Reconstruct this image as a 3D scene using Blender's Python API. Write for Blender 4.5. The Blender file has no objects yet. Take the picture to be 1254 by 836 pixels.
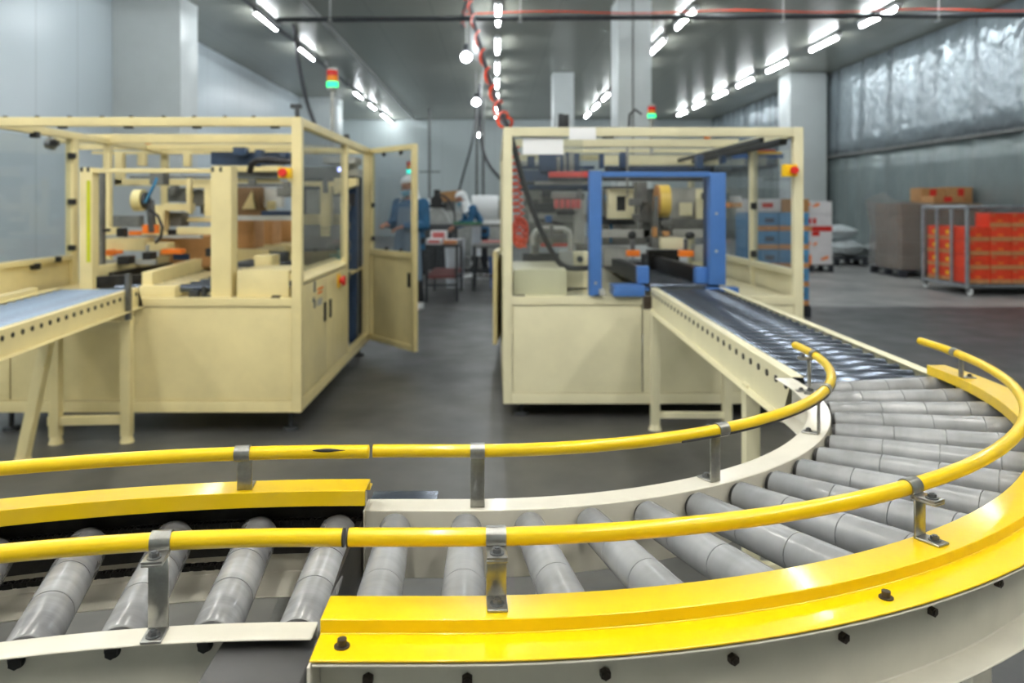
import bpy, bmesh, math, random
from mathutils import Vector, Matrix, Quaternion
random.seed(7)
S = bpy.context.scene
COL = S.collection
PI = math.pi
FPX, CXP, CYP, CAMZ = 960.0, 606.0, 251.1, 1.35

def at(px, py, Y):
    """a point measured in the photograph, at a chosen distance Y from the camera"""
    return Vector(((px-CXP)*Y/FPX, Y, CAMZ-(py-CYP)*Y/FPX))

# ------------------------------------------------------------------ materials
def lin(c):
    c = c/255.0
    return c/12.92 if c <= 0.04045 else ((c+0.055)/1.055)**2.4
def rgb(c): return (lin(c[0]), lin(c[1]), lin(c[2]), 1)
MATS = {}
def mat(name, c, rough=.5, metal=0.0, var=0.0, scale=8.0, bump=0.0, bscale=40.0, coat=0.0, c2=None, spec=.5, stretch=None):
    m = bpy.data.materials.new(name); m.use_nodes = True
    nt = m.node_tree; b = nt.nodes['Principled BSDF']
    b.inputs['Base Color'].default_value = rgb(c)
    b.inputs['Roughness'].default_value = rough
    b.inputs['Metallic'].default_value = metal
    b.inputs['Specular IOR Level'].default_value = spec
    if coat: b.inputs['Coat Weight'].default_value = coat; b.inputs['Coat Roughness'].default_value = .08
    tc = nt.nodes.new('ShaderNodeTexCoord'); src = tc.outputs['Object']
    if stretch:
        mp = nt.nodes.new('ShaderNodeMapping'); mp.inputs['Scale'].default_value = stretch
        nt.links.new(src, mp.inputs['Vector']); src = mp.outputs['Vector']
    if var or c2:
        n = nt.nodes.new('ShaderNodeTexNoise'); n.inputs['Scale'].default_value = scale
        n.inputs['Detail'].default_value = 5; n.inputs['Roughness'].default_value = .6
        nt.links.new(src, n.inputs['Vector'])
        r = nt.nodes.new('ShaderNodeValToRGB')
        r.color_ramp.elements[0].position = .36; r.color_ramp.elements[1].position = .66
        d = c2 if c2 else tuple(x*(1-var) for x in c)
        r.color_ramp.elements[0].color = rgb(d); r.color_ramp.elements[1].color = rgb(c)
        nt.links.new(n.outputs['Fac'], r.inputs['Fac']); nt.links.new(r.outputs['Color'], b.inputs['Base Color'])
    if bump:
        n2 = nt.nodes.new('ShaderNodeTexNoise'); n2.inputs['Scale'].default_value = bscale; n2.inputs['Detail'].default_value = 3
        nt.links.new(src, n2.inputs['Vector'])
        bp = nt.nodes.new('ShaderNodeBump'); bp.inputs['Strength'].default_value = bump; bp.inputs['Distance'].default_value = .02
        nt.links.new(n2.outputs['Fac'], bp.inputs['Height']); nt.links.new(bp.outputs['Normal'], b.inputs['Normal'])
    MATS[name] = m
    return m
def emis(name, c, strength):
    m = bpy.data.materials.new(name); m.use_nodes = True
    b = m.node_tree.nodes['Principled BSDF']
    b.inputs['Base Color'].default_value = rgb(c); b.inputs['Emission Color'].default_value = rgb(c)
    b.inputs['Emission Strength'].default_value = strength
    MATS[name] = m; return m
def glass(name, tint, refl=.5, rough=.03, dirt=.06):
    m = bpy.data.materials.new(name); m.use_nodes = True
    nt = m.node_tree; nt.nodes.clear()
    out = nt.nodes.new('ShaderNodeOutputMaterial')
    tr = nt.nodes.new('ShaderNodeBsdfTransparent'); tr.inputs['Color'].default_value = rgb(tint)
    gl = nt.nodes.new('ShaderNodeBsdfGlossy'); gl.inputs['Roughness'].default_value = rough
    df = nt.nodes.new('ShaderNodeBsdfDiffuse'); df.inputs['Color'].default_value = rgb((205, 208, 205))
    lw = nt.nodes.new('ShaderNodeLayerWeight')
    pw = nt.nodes.new('ShaderNodeMath'); pw.operation = 'POWER'; pw.inputs[1].default_value = 4.0
    mu = nt.nodes.new('ShaderNodeMath'); mu.operation = 'MULTIPLY_ADD'; mu.inputs[1].default_value = refl; mu.inputs[2].default_value = .025
    nt.links.new(lw.outputs['Facing'], pw.inputs[0]); nt.links.new(pw.outputs[0], mu.inputs[0])
    m1 = nt.nodes.new('ShaderNodeMixShader'); m2 = nt.nodes.new('ShaderNodeMixShader')
    m1.inputs[0].default_value = dirt
    nt.links.new(tr.outputs[0], m1.inputs[1]); nt.links.new(df.outputs[0], m1.inputs[2])
    nt.links.new(mu.outputs[0], m2.inputs[0]); nt.links.new(m1.outputs[0], m2.inputs[1]); nt.links.new(gl.outputs[0], m2.inputs[2])
    nt.links.new(m2.outputs[0], out.inputs['Surface'])
    MATS[name] = m; return m

CREAM = mat('cream_paint', (234, 219, 164), .42, var=.06, scale=3, coat=.15)
CREAM2 = mat('pale_cream_paint', (228, 222, 188), .42, var=.05, scale=3, coat=.15)
IVORY = mat('ivory_paint', (216, 212, 198), .35, var=.05, scale=9, coat=.25)
YEL = mat('safety_yellow_paint', (231, 194, 0), .3, var=.035, scale=14, coat=.35, bump=.02, bscale=60)
ROLL = mat('grey_roller_plastic', (146, 148, 151), .24, c2=(122, 124, 127), scale=9, bump=.01, bscale=30, stretch=(1, .35, .35))
ROLLS = mat('worn_roller_plastic', (152, 153, 155), .22, c2=(106, 107, 110), scale=7, bump=.01, bscale=30, stretch=(1.6, .35, .35))
STEEL = mat('zinc_steel', (170, 170, 166), .32, .9, var=.18, scale=30)
STEELD = mat('dull_steel', (122, 124, 126), .42, .8, var=.15, scale=20)
CHROME = mat('steel_roller', (104, 114, 130), .2, .75, var=.25, scale=14)
PALES = mat('pale_blue_grey_roller', (140, 158, 180), .4, .25, var=.12, scale=9)
BOLT = mat('blackened_bolt', (78, 68, 60), .45, .5, var=.3, scale=80)
BLACK = mat('black_rubber', (24, 24, 25), .5)
GREASE = mat('greasy_dark_steel', (44, 42, 40), .4, .3, c2=(22, 21, 20), scale=30)
CHAIN = mat('oiled_chain', (48, 46, 44), .3, .7, var=.4, scale=120)
GREYBOX = mat('charcoal_cover', (70, 70, 71), .5, var=.12, scale=12)
BLUE = mat('blue_paint', (70, 116, 184), .42, var=.08, scale=5, coat=.1)
NAVY = mat('navy_paint', (50, 72, 104), .45, var=.15, scale=8)
RED = mat('red_plastic', (214, 40, 34), .4)
REDD = mat('faded_red_paint', (206, 76, 72), .45, var=.1, scale=8)
ORANGE = mat('orange_plastic', (244, 128, 34), .45)
ORHOSE = mat('orange_red_hose', (232, 74, 34), .4)
HOSE = mat('black_hose', (36, 36, 42), .45)
BHOSE = mat('blue_air_hose', (44, 120, 168), .35)
TEAL = mat('teal_cable', (24, 120, 130), .4)
EYEL = mat('bright_yellow_plastic', (244, 196, 16), .4)
LIME = mat('lime_strip', (190, 194, 20), .5)
TAPE = mat('tape_roll', (232, 220, 160), .35)
TAPEY = mat('amber_tape', (214, 186, 92), .3, coat=.3)
CARD = mat('brown_cardboard', (186, 138, 88), .7, var=.08, scale=10)
CARDD = mat('dark_cardboard', (140, 112, 82), .75, var=.1, scale=10)
WHITEB = mat('white_carton', (228, 226, 228), .6, var=.03, scale=6)
BLUEB = mat('blue_carton', (84, 150, 200), .6, var=.08, scale=8)
REDB = mat('orange_red_carton', (240, 72, 38), .55, var=.07, scale=8)
ORB = mat('orange_print', (246, 134, 44), .6)
REDP = mat('red_print', (208, 40, 30), .6)
TANB = mat('tan_print', (214, 150, 96), .6, var=.1, scale=20)
WHITE = mat('white_paint', (232, 234, 234), .4)
PAPER = mat('white_paper', (240, 242, 246), .55)
PALLET = mat('dark_pallet', (48, 50, 58), .6, var=.2, scale=12)
WRAP = glass('stretch_wrap', (222, 214, 212), .7, .14, .26)
SACK = mat('white_sack', (196, 204, 206), .55, var=.1, scale=6, bump=.3, bscale=9)
PANE = glass('clear_acrylic', (246, 248, 248), .4, .04, .02)
PANEG = glass('smoky_acrylic', (236, 238, 240), .45, .05, .06)
GREYM = mat('machine_grey', (120, 122, 120), .5, .2, var=.2, scale=9)
GREYD = mat('dark_machine_grey', (62, 66, 70), .5, .2, var=.2, scale=9)
GREYL = mat('light_machine_grey', (176, 178, 174), .45, .1, var=.1, scale=9)
TUBE_E = emis('lit_tube', (246, 252, 255), 30.0)
TUBE_ADD = emis('lit_added_tube', (255, 252, 244), 60.0)
BULB_E = emis('lit_bulb', (244, 250, 255), 22.0)
GREEN_E = emis('lit_green_lens', (40, 250, 140), 1.0)
CYAN_E = emis('lit_cyan_lens', (30, 240, 210), .9)
REDL = mat('red_lens', (200, 30, 24), .25)
AMBL = mat('amber_lens', (226, 130, 24), .25)
SKIN = mat('skin', (176, 122, 96), .5)
COATB = mat('blue_work_coat', (40, 98, 140), .75, var=.15, scale=6)
APR = mat('grey_blue_apron', (112, 134, 156), .5, var=.1, scale=5)
APRW = mat('white_apron', (222, 226, 232), .5, var=.06, scale=5)
CAPW = mat('white_cap_cloth', (236, 238, 240), .7)
MASK = mat('pale_blue_mask', (116, 168, 190), .7)
TROU = mat('black_trousers', (30, 32, 38), .75)
GREENP = mat('green_edge', (44, 112, 74), .5)
PINKB = mat('pink_red_print', (200, 100, 100), .6)

# ------------------------------------------------------------------ mesh builder
class MB:
    def __init__(self): self.bm = bmesh.new()
    def box(self, x0, x1, y0, y1, z0, z1, bev=0):
        M = Matrix.Translation(((x0+x1)/2, (y0+y1)/2, (z0+z1)/2)) @ Matrix.Diagonal((abs(x1-x0), abs(y1-y0), abs(z1-z0), 1))
        return self.mbox(M, bev)
    def mbox(self, M, bev=0):
        r = bmesh.ops.create_cube(self.bm, size=1.0, matrix=M)
        if bev:
            es = list({e for v in r['verts'] for e in v.link_edges})
            bmesh.ops.bevel(self.bm, geom=es, offset=bev, segments=2, profile=.7, affect='EDGES', clamp_overlap=True)
        return self
    def bar(self, p0, p1, w, h, bev=0, up=(0, 0, 1)):
        p0, p1 = Vector(p0), Vector(p1); d = p1-p0; L = d.length; d.normalize(); up = Vector(up)
        if abs(d.dot(up)) > .98: up = Vector((0, 1, 0))
        s = d.cross(up).normalized(); u = s.cross(d).normalized()
        M = Matrix(((d.x*L, s.x*w, u.x*h, (p0.x+p1.x)/2), (d.y*L, s.y*w, u.y*h, (p0.y+p1.y)/2), (d.z*L, s.z*w, u.z*h, (p0.z+p1.z)/2), (0, 0, 0, 1)))
        return self.mbox(M, bev)
    def cyl(self, p0, p1, r0, r1=None, n=16):
        p0, p1 = Vector(p0), Vector(p1); d = p1-p0
        q = d.to_track_quat('Z', 'Y').to_matrix().to_4x4()
        bmesh.ops.create_cone(self.bm, cap_ends=True, segments=n, radius1=r0, radius2=r0 if r1 is None else r1, depth=d.length, matrix=Matrix.Translation((p0+p1)/2) @ q)
        return self
    def ball(self, c, r, sc=(1, 1, 1), n=16):
        bmesh.ops.create_uvsphere(self.bm, u_segments=n, v_segments=max(6, n//2+2), radius=r, matrix=Matrix.Translation(c) @ Matrix.Diagonal((*sc, 1)))
        return self
    def tube(self, pts, r, n=10, closed=False):
        pts = [Vector(p) for p in pts]; rs = r if isinstance(r, (list, tuple)) else [r]*len(pts)
        rings = []; N = len(pts); up = None
        for i, p in enumerate(pts):
            a = pts[(i-1) % N] if closed else pts[max(i-1, 0)]; b = pts[(i+1) % N] if closed else pts[min(i+1, N-1)]
            t = (b-a).normalized()
            if up is None:
                up = Vector((0, 0, 1)) if abs(t.z) < .9 else Vector((0, 1, 0))
            s = t.cross(up).normalized(); up = s.cross(t).normalized()
            rings.append([self.bm.verts.new(p+(s*math.cos(2*PI*k/n)+up*math.sin(2*PI*k/n))*rs[i]) for k in range(n)])
        for i in range(N if closed else N-1):
            A, B = rings[i], rings[(i+1) % N]
            for k in range(n): self.bm.faces.new((A[k], A[(k+1) % n], B[(k+1) % n], B[k]))
        if not closed:
            self.bm.faces.new(rings[0][::-1]); self.bm.faces.new(rings[-1])
        return self
    def rings(self, rr, closed=False, cap=True):
        R = [[self.bm.verts.new(p) for p in ring] for ring in rr]; N = len(R)
        for i in range(N if closed else N-1):
            A, B = R[i], R[(i+1) % N]; n = len(A)
            for k in range(n): self.bm.faces.new((A[k], A[(k+1) % n], B[(k+1) % n], B[k]))
        if cap and not closed:
            self.bm.faces.new(R[0][::-1]); self.bm.faces.new(R[-1])
        return self
    def lathe(self, prof, n=28, M=Matrix()):
        """profile of (x, r) turned about the local x axis"""
        rr = [[M @ Vector((x, r*math.cos(2*PI*k/n), r*math.sin(2*PI*k/n))) for k in range(n)] for x, r in prof]
        return self.rings(rr)
    def prism(self, pts, d):
        """polygon pts extruded by the vector d"""
        d = Vector(d); a = [Vector(p) for p in pts]
        return self.rings([a, [p+d for p in a]])
    def islands(self):
        """groups of faces: loose pieces, joined when their boxes touch"""
        seen = set(); out = []
        for f0 in self.bm.faces:
            if f0 in seen: continue
            st = [f0]; seen.add(f0); fs = []
            while st:
                f = st.pop(); fs.append(f)
                for v in f.verts:
                    for g in v.link_faces:
                        if g not in seen: seen.add(g); st.append(g)
            lo = [min(v.co[i] for f in fs for v in f.verts)-.0015 for i in range(3)]; hi = [max(v.co[i] for f in fs for v in f.verts)+.0015 for i in range(3)]
            out.append([lo, hi, fs])
        ch = len(out) > 1
        while ch:
            ch = False; i = 0
            while i < len(out):
                j = i+1
                while j < len(out):
                    a, b = out[i], out[j]
                    if all(a[0][k] <= b[1][k] and b[0][k] <= a[1][k] for k in range(3)):
                        a[0] = [min(a[0][k], b[0][k]) for k in range(3)]; a[1] = [max(a[1][k], b[1][k]) for k in range(3)]; a[2] += b[2]; out.pop(j); ch = True
                    else: j += 1
                i += 1
        return [o[2] for o in out]
    def mesh(self, name, m, ang=38, origin=None):
        bmesh.ops.recalc_face_normals(self.bm, faces=self.bm.faces)
        if origin is not None: bmesh.ops.translate(self.bm, verts=self.bm.verts, vec=-Vector(origin))
        me = bpy.data.meshes.new(name); self.bm.to_mesh(me); self.bm.free()
        for p in me.polygons: p.use_smooth = True
        me.set_sharp_from_angle(angle=math.radians(ang))
        if m: me.materials.append(m)
        return me
    def build(self, name, m, parent=None, label=None, ang=38, loc=None):
        o0 = wloc(parent) if parent else Vector(loc or (0, 0, 0))
        if parent is not None:
            groups = self.islands()
            if len(groups) > 1:
                res = []
                for fs in groups:
                    s = MB(); mp = {}
                    for f in fs:
                        s.bm.faces.new([mp.setdefault(v, None) or mp.__setitem__(v, s.bm.verts.new(v.co)) or mp[v] for v in f.verts])
                    res.append((len(fs), s))
                self.bm.free(); objs = []
                for n_, s in res:
                    objs.append(s.build(name, m, parent, label, ang))
                return objs[0]
        me = self.mesh(name, m, ang, o0)
        o = bpy.data.objects.new(name, me); COL.objects.link(o)
        if parent: o.parent = parent
        else: o.location = o0
        if label: o['label'] = label
        return o
def wloc(o):
    v = Vector((0, 0, 0))
    while o: v += o.location; o = o.parent
    return v
def tag(o, label, cat, group=None, kind=None):
    o['label'] = label; o['category'] = cat
    if group: o['group'] = group
    if kind: o['kind'] = kind
    return o
def thing(name, label, cat, loc=(0, 0, 0), group=None):
    o = bpy.data.objects.new(name, None); COL.objects.link(o); o.location = loc; o.empty_display_size = .1
    return tag(o, label, cat, group)
def struct(mb, name, m, ang=38):
    o = mb.build(name, m, ang=ang); o['kind'] = 'structure'; return o
def link(name, me, parent=None, M=None):
    o = bpy.data.objects.new(name, me); COL.objects.link(o)
    if parent: o.parent = parent
    if M is not None: o.matrix_local = M
    return o
def copy_tree(o, parent=None):
    c = o.copy(); COL.objects.link(c)
    if parent: c.parent = parent
    for ch in list(o.children): copy_tree(ch, c)
    return c
def bolt(mb, c, d, r=.006, h=.005, washer=True):
    c = Vector(c); d = Vector(d).normalized()
    if washer: mb.cyl(c, c+d*.0015, r*1.5, n=18)
    mb.cyl(c+d*.001, c+d*(h+.001), r, n=6); mb.cyl(c+d*h, c+d*(h+.0025), r*.6, n=10)

# ------------------------------------------------------------------ camera
cam = bpy.data.cameras.new('camera'); co = bpy.data.objects.new('camera', cam); COL.objects.link(co)
co.location = (0, 0, CAMZ); co.rotation_euler = (PI/2, 0, 0)
cam.sensor_width = 36; cam.lens = 36*FPX/1254
cam.shift_x = (627-CXP)/1254; cam.shift_y = -(418-CYP)/1254
cam.clip_start = .05; cam.clip_end = 200
cam.dof.use_dof = True; cam.dof.focus_distance = 1.12; cam.dof.aperture_fstop = 4.5
S.camera = co
S.view_settings.view_transform = 'Standard'; S.view_settings.look = 'None'
S.view_settings.gamma = 1; S.view_settings.use_curve_mapping = False
S.view_settings.exposure = 1.02
w = bpy.data.worlds.new('world'); S.world = w; w.use_nodes = True
w.node_tree.nodes['Background'].inputs[0].default_value = (.6, .65, .7, 1); w.node_tree.nodes['Background'].inputs[1].default_value = .3
S.cycles.use_denoising = True
S.cycles.max_bounces = 8; S.cycles.transparent_max_bounces = 24
S.cycles.sample_clamp_indirect = 6

# ------------------------------------------------------------------ the hall
XL, XR, YB, YF, ZC = -6.74, 9.4, 34.0, -6.0, 5.05
def floor_mat():
    m = mat('concrete_floor', (120, 122, 122), .38); nt = m.node_tree; b = nt.nodes['Principled BSDF']
    tc = nt.nodes.new('ShaderNodeTexCoord'); O = tc.outputs['Object']
    n = nt.nodes.new('ShaderNodeTexNoise'); n.inputs['Scale'].default_value = .9; n.inputs['Detail'].default_value = 8; n.inputs['Roughness'].default_value = .65
    nt.links.new(O, n.inputs['Vector'])
    r = nt.nodes.new('ShaderNodeValToRGB'); r.color_ramp.elements[0].position = .34; r.color_ramp.elements[1].position = .64
    r.color_ramp.elements[0].color = rgb((58, 59, 59)); r.color_ramp.elements[1].color = rgb((90, 90, 88))
    nt.links.new(n.outputs['Fac'], r.inputs['Fac'])
    # darker tone on the right-hand bay: an edge at X = 2.0 and at Y = 10.4
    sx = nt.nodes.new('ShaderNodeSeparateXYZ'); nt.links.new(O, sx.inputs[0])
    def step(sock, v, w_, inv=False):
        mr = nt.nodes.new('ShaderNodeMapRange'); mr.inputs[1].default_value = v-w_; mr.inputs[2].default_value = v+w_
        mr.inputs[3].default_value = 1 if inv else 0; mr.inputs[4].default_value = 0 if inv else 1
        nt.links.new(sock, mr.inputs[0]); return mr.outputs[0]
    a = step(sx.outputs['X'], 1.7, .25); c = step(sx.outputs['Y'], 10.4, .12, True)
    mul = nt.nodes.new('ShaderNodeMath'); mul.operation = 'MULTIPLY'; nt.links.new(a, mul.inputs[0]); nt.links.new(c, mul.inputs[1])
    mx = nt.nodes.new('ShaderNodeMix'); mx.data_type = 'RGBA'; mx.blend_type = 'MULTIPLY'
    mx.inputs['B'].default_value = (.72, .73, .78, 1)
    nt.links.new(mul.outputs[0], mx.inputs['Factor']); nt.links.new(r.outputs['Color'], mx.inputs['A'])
    # paler tone in the far right bay beyond Y = 10.4
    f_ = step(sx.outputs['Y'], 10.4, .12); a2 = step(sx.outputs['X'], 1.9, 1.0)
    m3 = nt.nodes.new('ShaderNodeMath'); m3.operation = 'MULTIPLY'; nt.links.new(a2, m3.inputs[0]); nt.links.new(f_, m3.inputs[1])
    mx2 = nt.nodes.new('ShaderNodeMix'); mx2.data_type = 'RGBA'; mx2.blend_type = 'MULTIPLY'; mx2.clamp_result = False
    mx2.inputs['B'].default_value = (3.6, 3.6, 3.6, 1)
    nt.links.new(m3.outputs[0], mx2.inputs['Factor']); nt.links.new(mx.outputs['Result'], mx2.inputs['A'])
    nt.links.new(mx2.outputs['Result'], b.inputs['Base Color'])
    n3 = nt.nodes.new('ShaderNodeTexNoise'); n3.inputs['Scale'].default_value = 3; n3.inputs['Detail'].default_value = 4; nt.links.new(O, n3.inputs['Vector'])
    mr = nt.nodes.new('ShaderNodeMapRange'); mr.inputs[3].default_value = .28; mr.inputs[4].default_value = .6
    nt.links.new(n3.outputs['Fac'], mr.inputs[0]); nt.links.new(mr.outputs[0], b.inputs['Roughness'])
    return m
def panel_mat(name, c, rough, pitch, axis, dark=.82, metal=0., var=.05):
    m = mat(name, c, rough, metal); nt = m.node_tree; b = nt.nodes['Principled BSDF']
    tc = nt.nodes.new('ShaderNodeTexCoord'); sx = nt.nodes.new('ShaderNodeSeparateXYZ'); nt.links.new(tc.outputs['Object'], sx.inputs[0])
    dv = nt.nodes.new('ShaderNodeMath'); dv.operation = 'DIVIDE'; dv.inputs[1].default_value = pitch; nt.links.new(sx.outputs[axis], dv.inputs[0])
    fr = nt.nodes.new('ShaderNodeMath'); fr.operation = 'FRACT'; nt.links.new(dv.outputs[0], fr.inputs[0])
    lt = nt.nodes.new('ShaderNodeMath'); lt.operation = 'LESS_THAN'; lt.inputs[1].default_value = .02; nt.links.new(fr.outputs[0], lt.inputs[0])
    n = nt.nodes.new('ShaderNodeTexNoise'); n.inputs['Scale'].default_value = .5; n.inputs['Detail'].default_value = 4; nt.links.new(tc.outputs['Object'], n.inputs['Vector'])
    r = nt.nodes.new('ShaderNodeValToRGB'); r.color_ramp.elements[0].color = rgb(tuple(x*(1-var) for x in c)); r.color_ramp.elements[1].color = rgb(c)
    nt.links.new(n.outputs['Fac'], r.inputs['Fac'])
    mx = nt.nodes.new('ShaderNodeMix'); mx.data_type = 'RGBA'; mx.inputs['B'].default_value = rgb(tuple(x*dark for x in c))
    nt.links.new(lt.outputs[0], mx.inputs['Factor']); nt.links.new(r.outputs['Color'], mx.inputs['A']); nt.links.new(mx.outputs['Result'], b.inputs['Base Color'])
    return m
WALLM = panel_mat('white_insulated_panel', (205, 216, 222), .3, 1.15, 'Y', .86)
BACKM = panel_mat('white_back_panel', (190, 200, 200), .4, 1.15, 'X', .9)
CEILM = panel_mat('grey_ceiling_panel', (150, 151, 140), .27, 1.2, 'X', .9)
PILM = mat('white_pillar_panel', (206, 212, 212), .35, var=.04, scale=1)
def film_mat(name, c, rough, metal, b1, s1, b2, s2):
    m = mat(name, c, rough, metal, var=.12, scale=.8); nt = m.node_tree; b = nt.nodes['Principled BSDF']
    tc = nt.nodes.new('ShaderNodeTexCoord')
    def layer(sc, strech, strength, prev):
        mp = nt.nodes.new('ShaderNodeMapping'); mp.inputs['Scale'].default_value = strech; nt.links.new(tc.outputs['Object'], mp.inputs[0])
        n = nt.nodes.new('ShaderNodeTexNoise'); n.inputs['Scale'].default_value = sc; n.inputs['Detail'].default_value = 2; nt.links.new(mp.outputs[0], n.inputs['Vector'])
        bp = nt.nodes.new('ShaderNodeBump'); bp.inputs['Strength'].default_value = strength; bp.inputs['Distance'].default_value = .08
        nt.links.new(n.outputs['Fac'], bp.inputs['Height'])
        if prev: nt.links.new(prev.outputs[0], bp.inputs['Normal'])
        return bp
    p = layer(s1, (1, 1, .22), b1, None); p = layer(s2, (1, 1, .7), b2, p)
    nt.links.new(p.outputs[0], b.inputs['Normal']); return m
FILM = film_mat('glossy_plastic_sheeting', (150, 162, 168), .10, .3, .5, 2.8, .55, 7.0)
FILML = film_mat('dull_plastic_sheeting', (126, 138, 138), .32, .25, .35, 2.2, .1, 6.0)

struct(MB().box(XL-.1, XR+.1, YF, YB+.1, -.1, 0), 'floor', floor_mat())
struct(MB().box(XL-.1, XR+.1, YF, YB+.1, ZC, ZC+.1), 'ceiling', CEILM)
struct(MB().box(XL-.12, XL, YF, YB, 0, ZC), 'wall_left', WALLM)
struct(MB().box(XL, XR, YB, YB+.1, 0, ZC), 'wall_back', BACKM)
struct(MB().box(XL, XR, YF-.1, YF, 0, ZC), 'wall_front', BACKM)
struct(MB().box(XR, XR+.12, YF, YB, 0, ZC), 'wall_right', FILML)
# plastic sheeting over the right-hand wall: a heavier lower sheet and a glossy upper one, gently folded
def sheet(y0, y1, z0, z1, x, amp, name, m):
    mb = MB(); n = 260; rows = 7; V = []
    for j in range(rows):
        z = z0+(z1-z0)*j/(rows-1); row = []
        for i in range(n):
            y = y0+(y1-y0)*i/(n-1)
            d = amp*(math.sin(y*4.1+.5*math.sin(y*1.3))+.6*math.sin(y*9.3+z*.8)+.5*math.sin(y*2.2-z*.7+1))
            row.append(mb.bm.verts.new((x-abs(amp)*2.2+d, y, z)))
        V.append(row)
    for j in range(rows-1):
        for i in range(n-1): mb.bm.faces.new((V[j][i], V[j][i+1], V[j+1][i+1], V[j+1][i]))
    o = mb.build(name, m, ang=180)
    so = o.modifiers.new('thickness', 'SOLIDIFY'); so.thickness = .004
    return o
o = sheet(7.5, 33.8, 2.70, 5.03, XR-.02, .022, 'plastic_sheeting', FILM)
tag(o, 'glossy clear plastic sheeting along the upper right wall under the ceiling', 'plastic sheet')
o = sheet(7.5, 33.8, .02, 2.68, XR-.02, .016, 'plastic_sheeting', FILML)
tag(o, 'dull grey plastic sheeting along the lower right wall behind the pallets', 'plastic sheet')
struct(MB().box(XR-.13, XR-.085, 7.5, 33.8, 2.66, 2.72, .005), 'trim_1', GREYM)
# pillars and ceiling beam
def pillar(x0, x1, y0, y1, m=PILM, bev=.02):
    o = struct(MB().box(x0, x1, y0, y1, 0, ZC, bev), 'pillar', m); return o
pillar(XL, -5.53, 13.8, 14.6); pillar(XL, -5.4, 26.9, 27.8)
pillar(2.17, 2.76, 13.8, 14.67); pillar(1.63, 2.2, 21.8, 22.6); pillar(8.2, 9.26, 21.8, 22.7, PILM, .12)
struct(MB().box(2.42, 2.44, 13.785, 13.8, 0, ZC), 'trim_2', GREYM)
struct(MB().box(-3.46, -3.40, YF, YB, ZC-.05, ZC), 'trim_3', GREYL)
struct(MB().box(-6.74, -6.70, YF, 33.9, 0, .12), 'baseboard_left', GREYL)

# ------------------------------------------------------------------ lights
ZT = 4.94
def make_light():
    L = 1.5
    h = MB().box(-.06, .06, -L/2, L/2, .03, .1, .008).mesh('housing', WHITE)
    t = MB(); t.cyl((0, -L/2+.03, 0), (0, L/2-.03, 0), .032, n=12); t = t.mesh('tube', TUBE_E)
    c = MB().box(-.03, .03, -L/2, -L/2+.03, -.03, .04, .004).mesh('end_cap', GREYL)
    d = MB().box(-.03, .03, L/2-.03, L/2, -.03, .04, .004).mesh('end_cap', GREYL)
    return h, t, c, d
LM = make_light()
ORD = ['nearest', 'second', 'third', 'fourth', 'fifth', 'sixth', 'seventh', 'eighth']
def ceiling_light(x, y, label, group):
    o = thing('ceiling_light', label, 'ceiling light', (x, y, ZT), group)
    for n, me in zip(('housing', 'tube', 'end_cap', 'end_cap'), LM): link(n, me, o)
    return o
rows = [('left', -4.47, [15.3, 18.6, 25.6, 28.5, 31.6, 33.1]), ('middle', .06, [14.9, 17.8, 20.6, 23.2, 26, 28.7, 31.4]),
        ('inner right', 3.7, [15.2, 17.8, 20.4, 23, 26, 28.6, 31.2]), ('outer right', 7.35, [15.0, 17.5, 20.4, 23, 25.5, 28.2, 30.7])]
for nm, x, ys in rows:
    for k, y in enumerate(ys):
        ceiling_light(x, y, f'white tube light under the ceiling, {ORD[k]} of the {nm} row', 'tube lights in rows under the ceiling')
    for y in (12.1, 9.3, 6.5):
        ceiling_light(x, y, 'white tube light under the ceiling, above the frame', 'tube lights out of view overhead')
for x in (-5.0, -2.6, -.3, 1.9, 4.2):  # unseen tubes added to brighten the foreground and the machine fronts
    for y in ((2.1, .2, -1.7) if x != -2.6 else (4.1, 2.1, .2, -1.7)):
        o = ceiling_light(x, y, 'added warm white tube light, out of view, brightening the foreground', 'added warm tube lights brightening the foreground')
        for ch in o.children:
            if ch.name.startswith('tube'): ch.material_slots[0].link = 'OBJECT'; ch.material_slots[0].material = TUBE_ADD
for k, (px, py, Y) in enumerate(((571, 70, 15.2), (583, 125, 21.7), (588, 165, 31.0))):
    c = at(px, py, Y)
    t = thing('pendant_lamp', f'round white pendant bulb hanging in the aisle, {ORD[k]} of three', 'pendant lamp', (c.x, c.y, c.z), 'pendant bulbs over the aisle')
    b = MB(); b.ball(c, .10+.004*k, (1, 1, .95), 20); b.build('bulb', BULB_E, t)
    MB().cyl(c+Vector((0, 0, .11)), c+Vector((0, 0, .26)), .075, .05, 14).build('socket', GREYD, t)
    MB().cyl(c+Vector((0, 0, .25)), (c.x, c.y, ZC), .012, n=8).build('cord', GREYL, t)
# ------------------------------------------------------------------ the curved roller conveyor (foreground)
CX1, CY1 = -.0523, 2.198           # centre of the right-hand curve
CX2, CY2 = -.2239, -.423           # centre of the left-hand curve (bends the other way)
def pr(r, th, z=0.):               # right curve: th degrees from "towards the camera"
    a = math.radians(th); return Vector((CX1+r*math.sin(a), CY1-r*math.cos(a), z))
def pl(r, th, z=0.):
    a = math.radians(th); return Vector((CX2+r*math.sin(a), CY2+r*math.cos(a), z))
def path_r(r, x0, y1, step=2.0):
    """list of (point, outward unit normal) from the straight lead-in at X=x0 round to Y=y1"""
    L = [(Vector((x0, CY1-r, 0)), Vector((0, -1, 0)))]
    k = int(90/step)
    for i in range(k+1):
        a = math.radians(i*step); L.append((pr(r, i*step), Vector((math.sin(a), -math.cos(a), 0))))
    if y1 > CY1: L.append((Vector((CX1+r, y1, 0)), Vector((1, 0, 0))))
    return L
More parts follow.
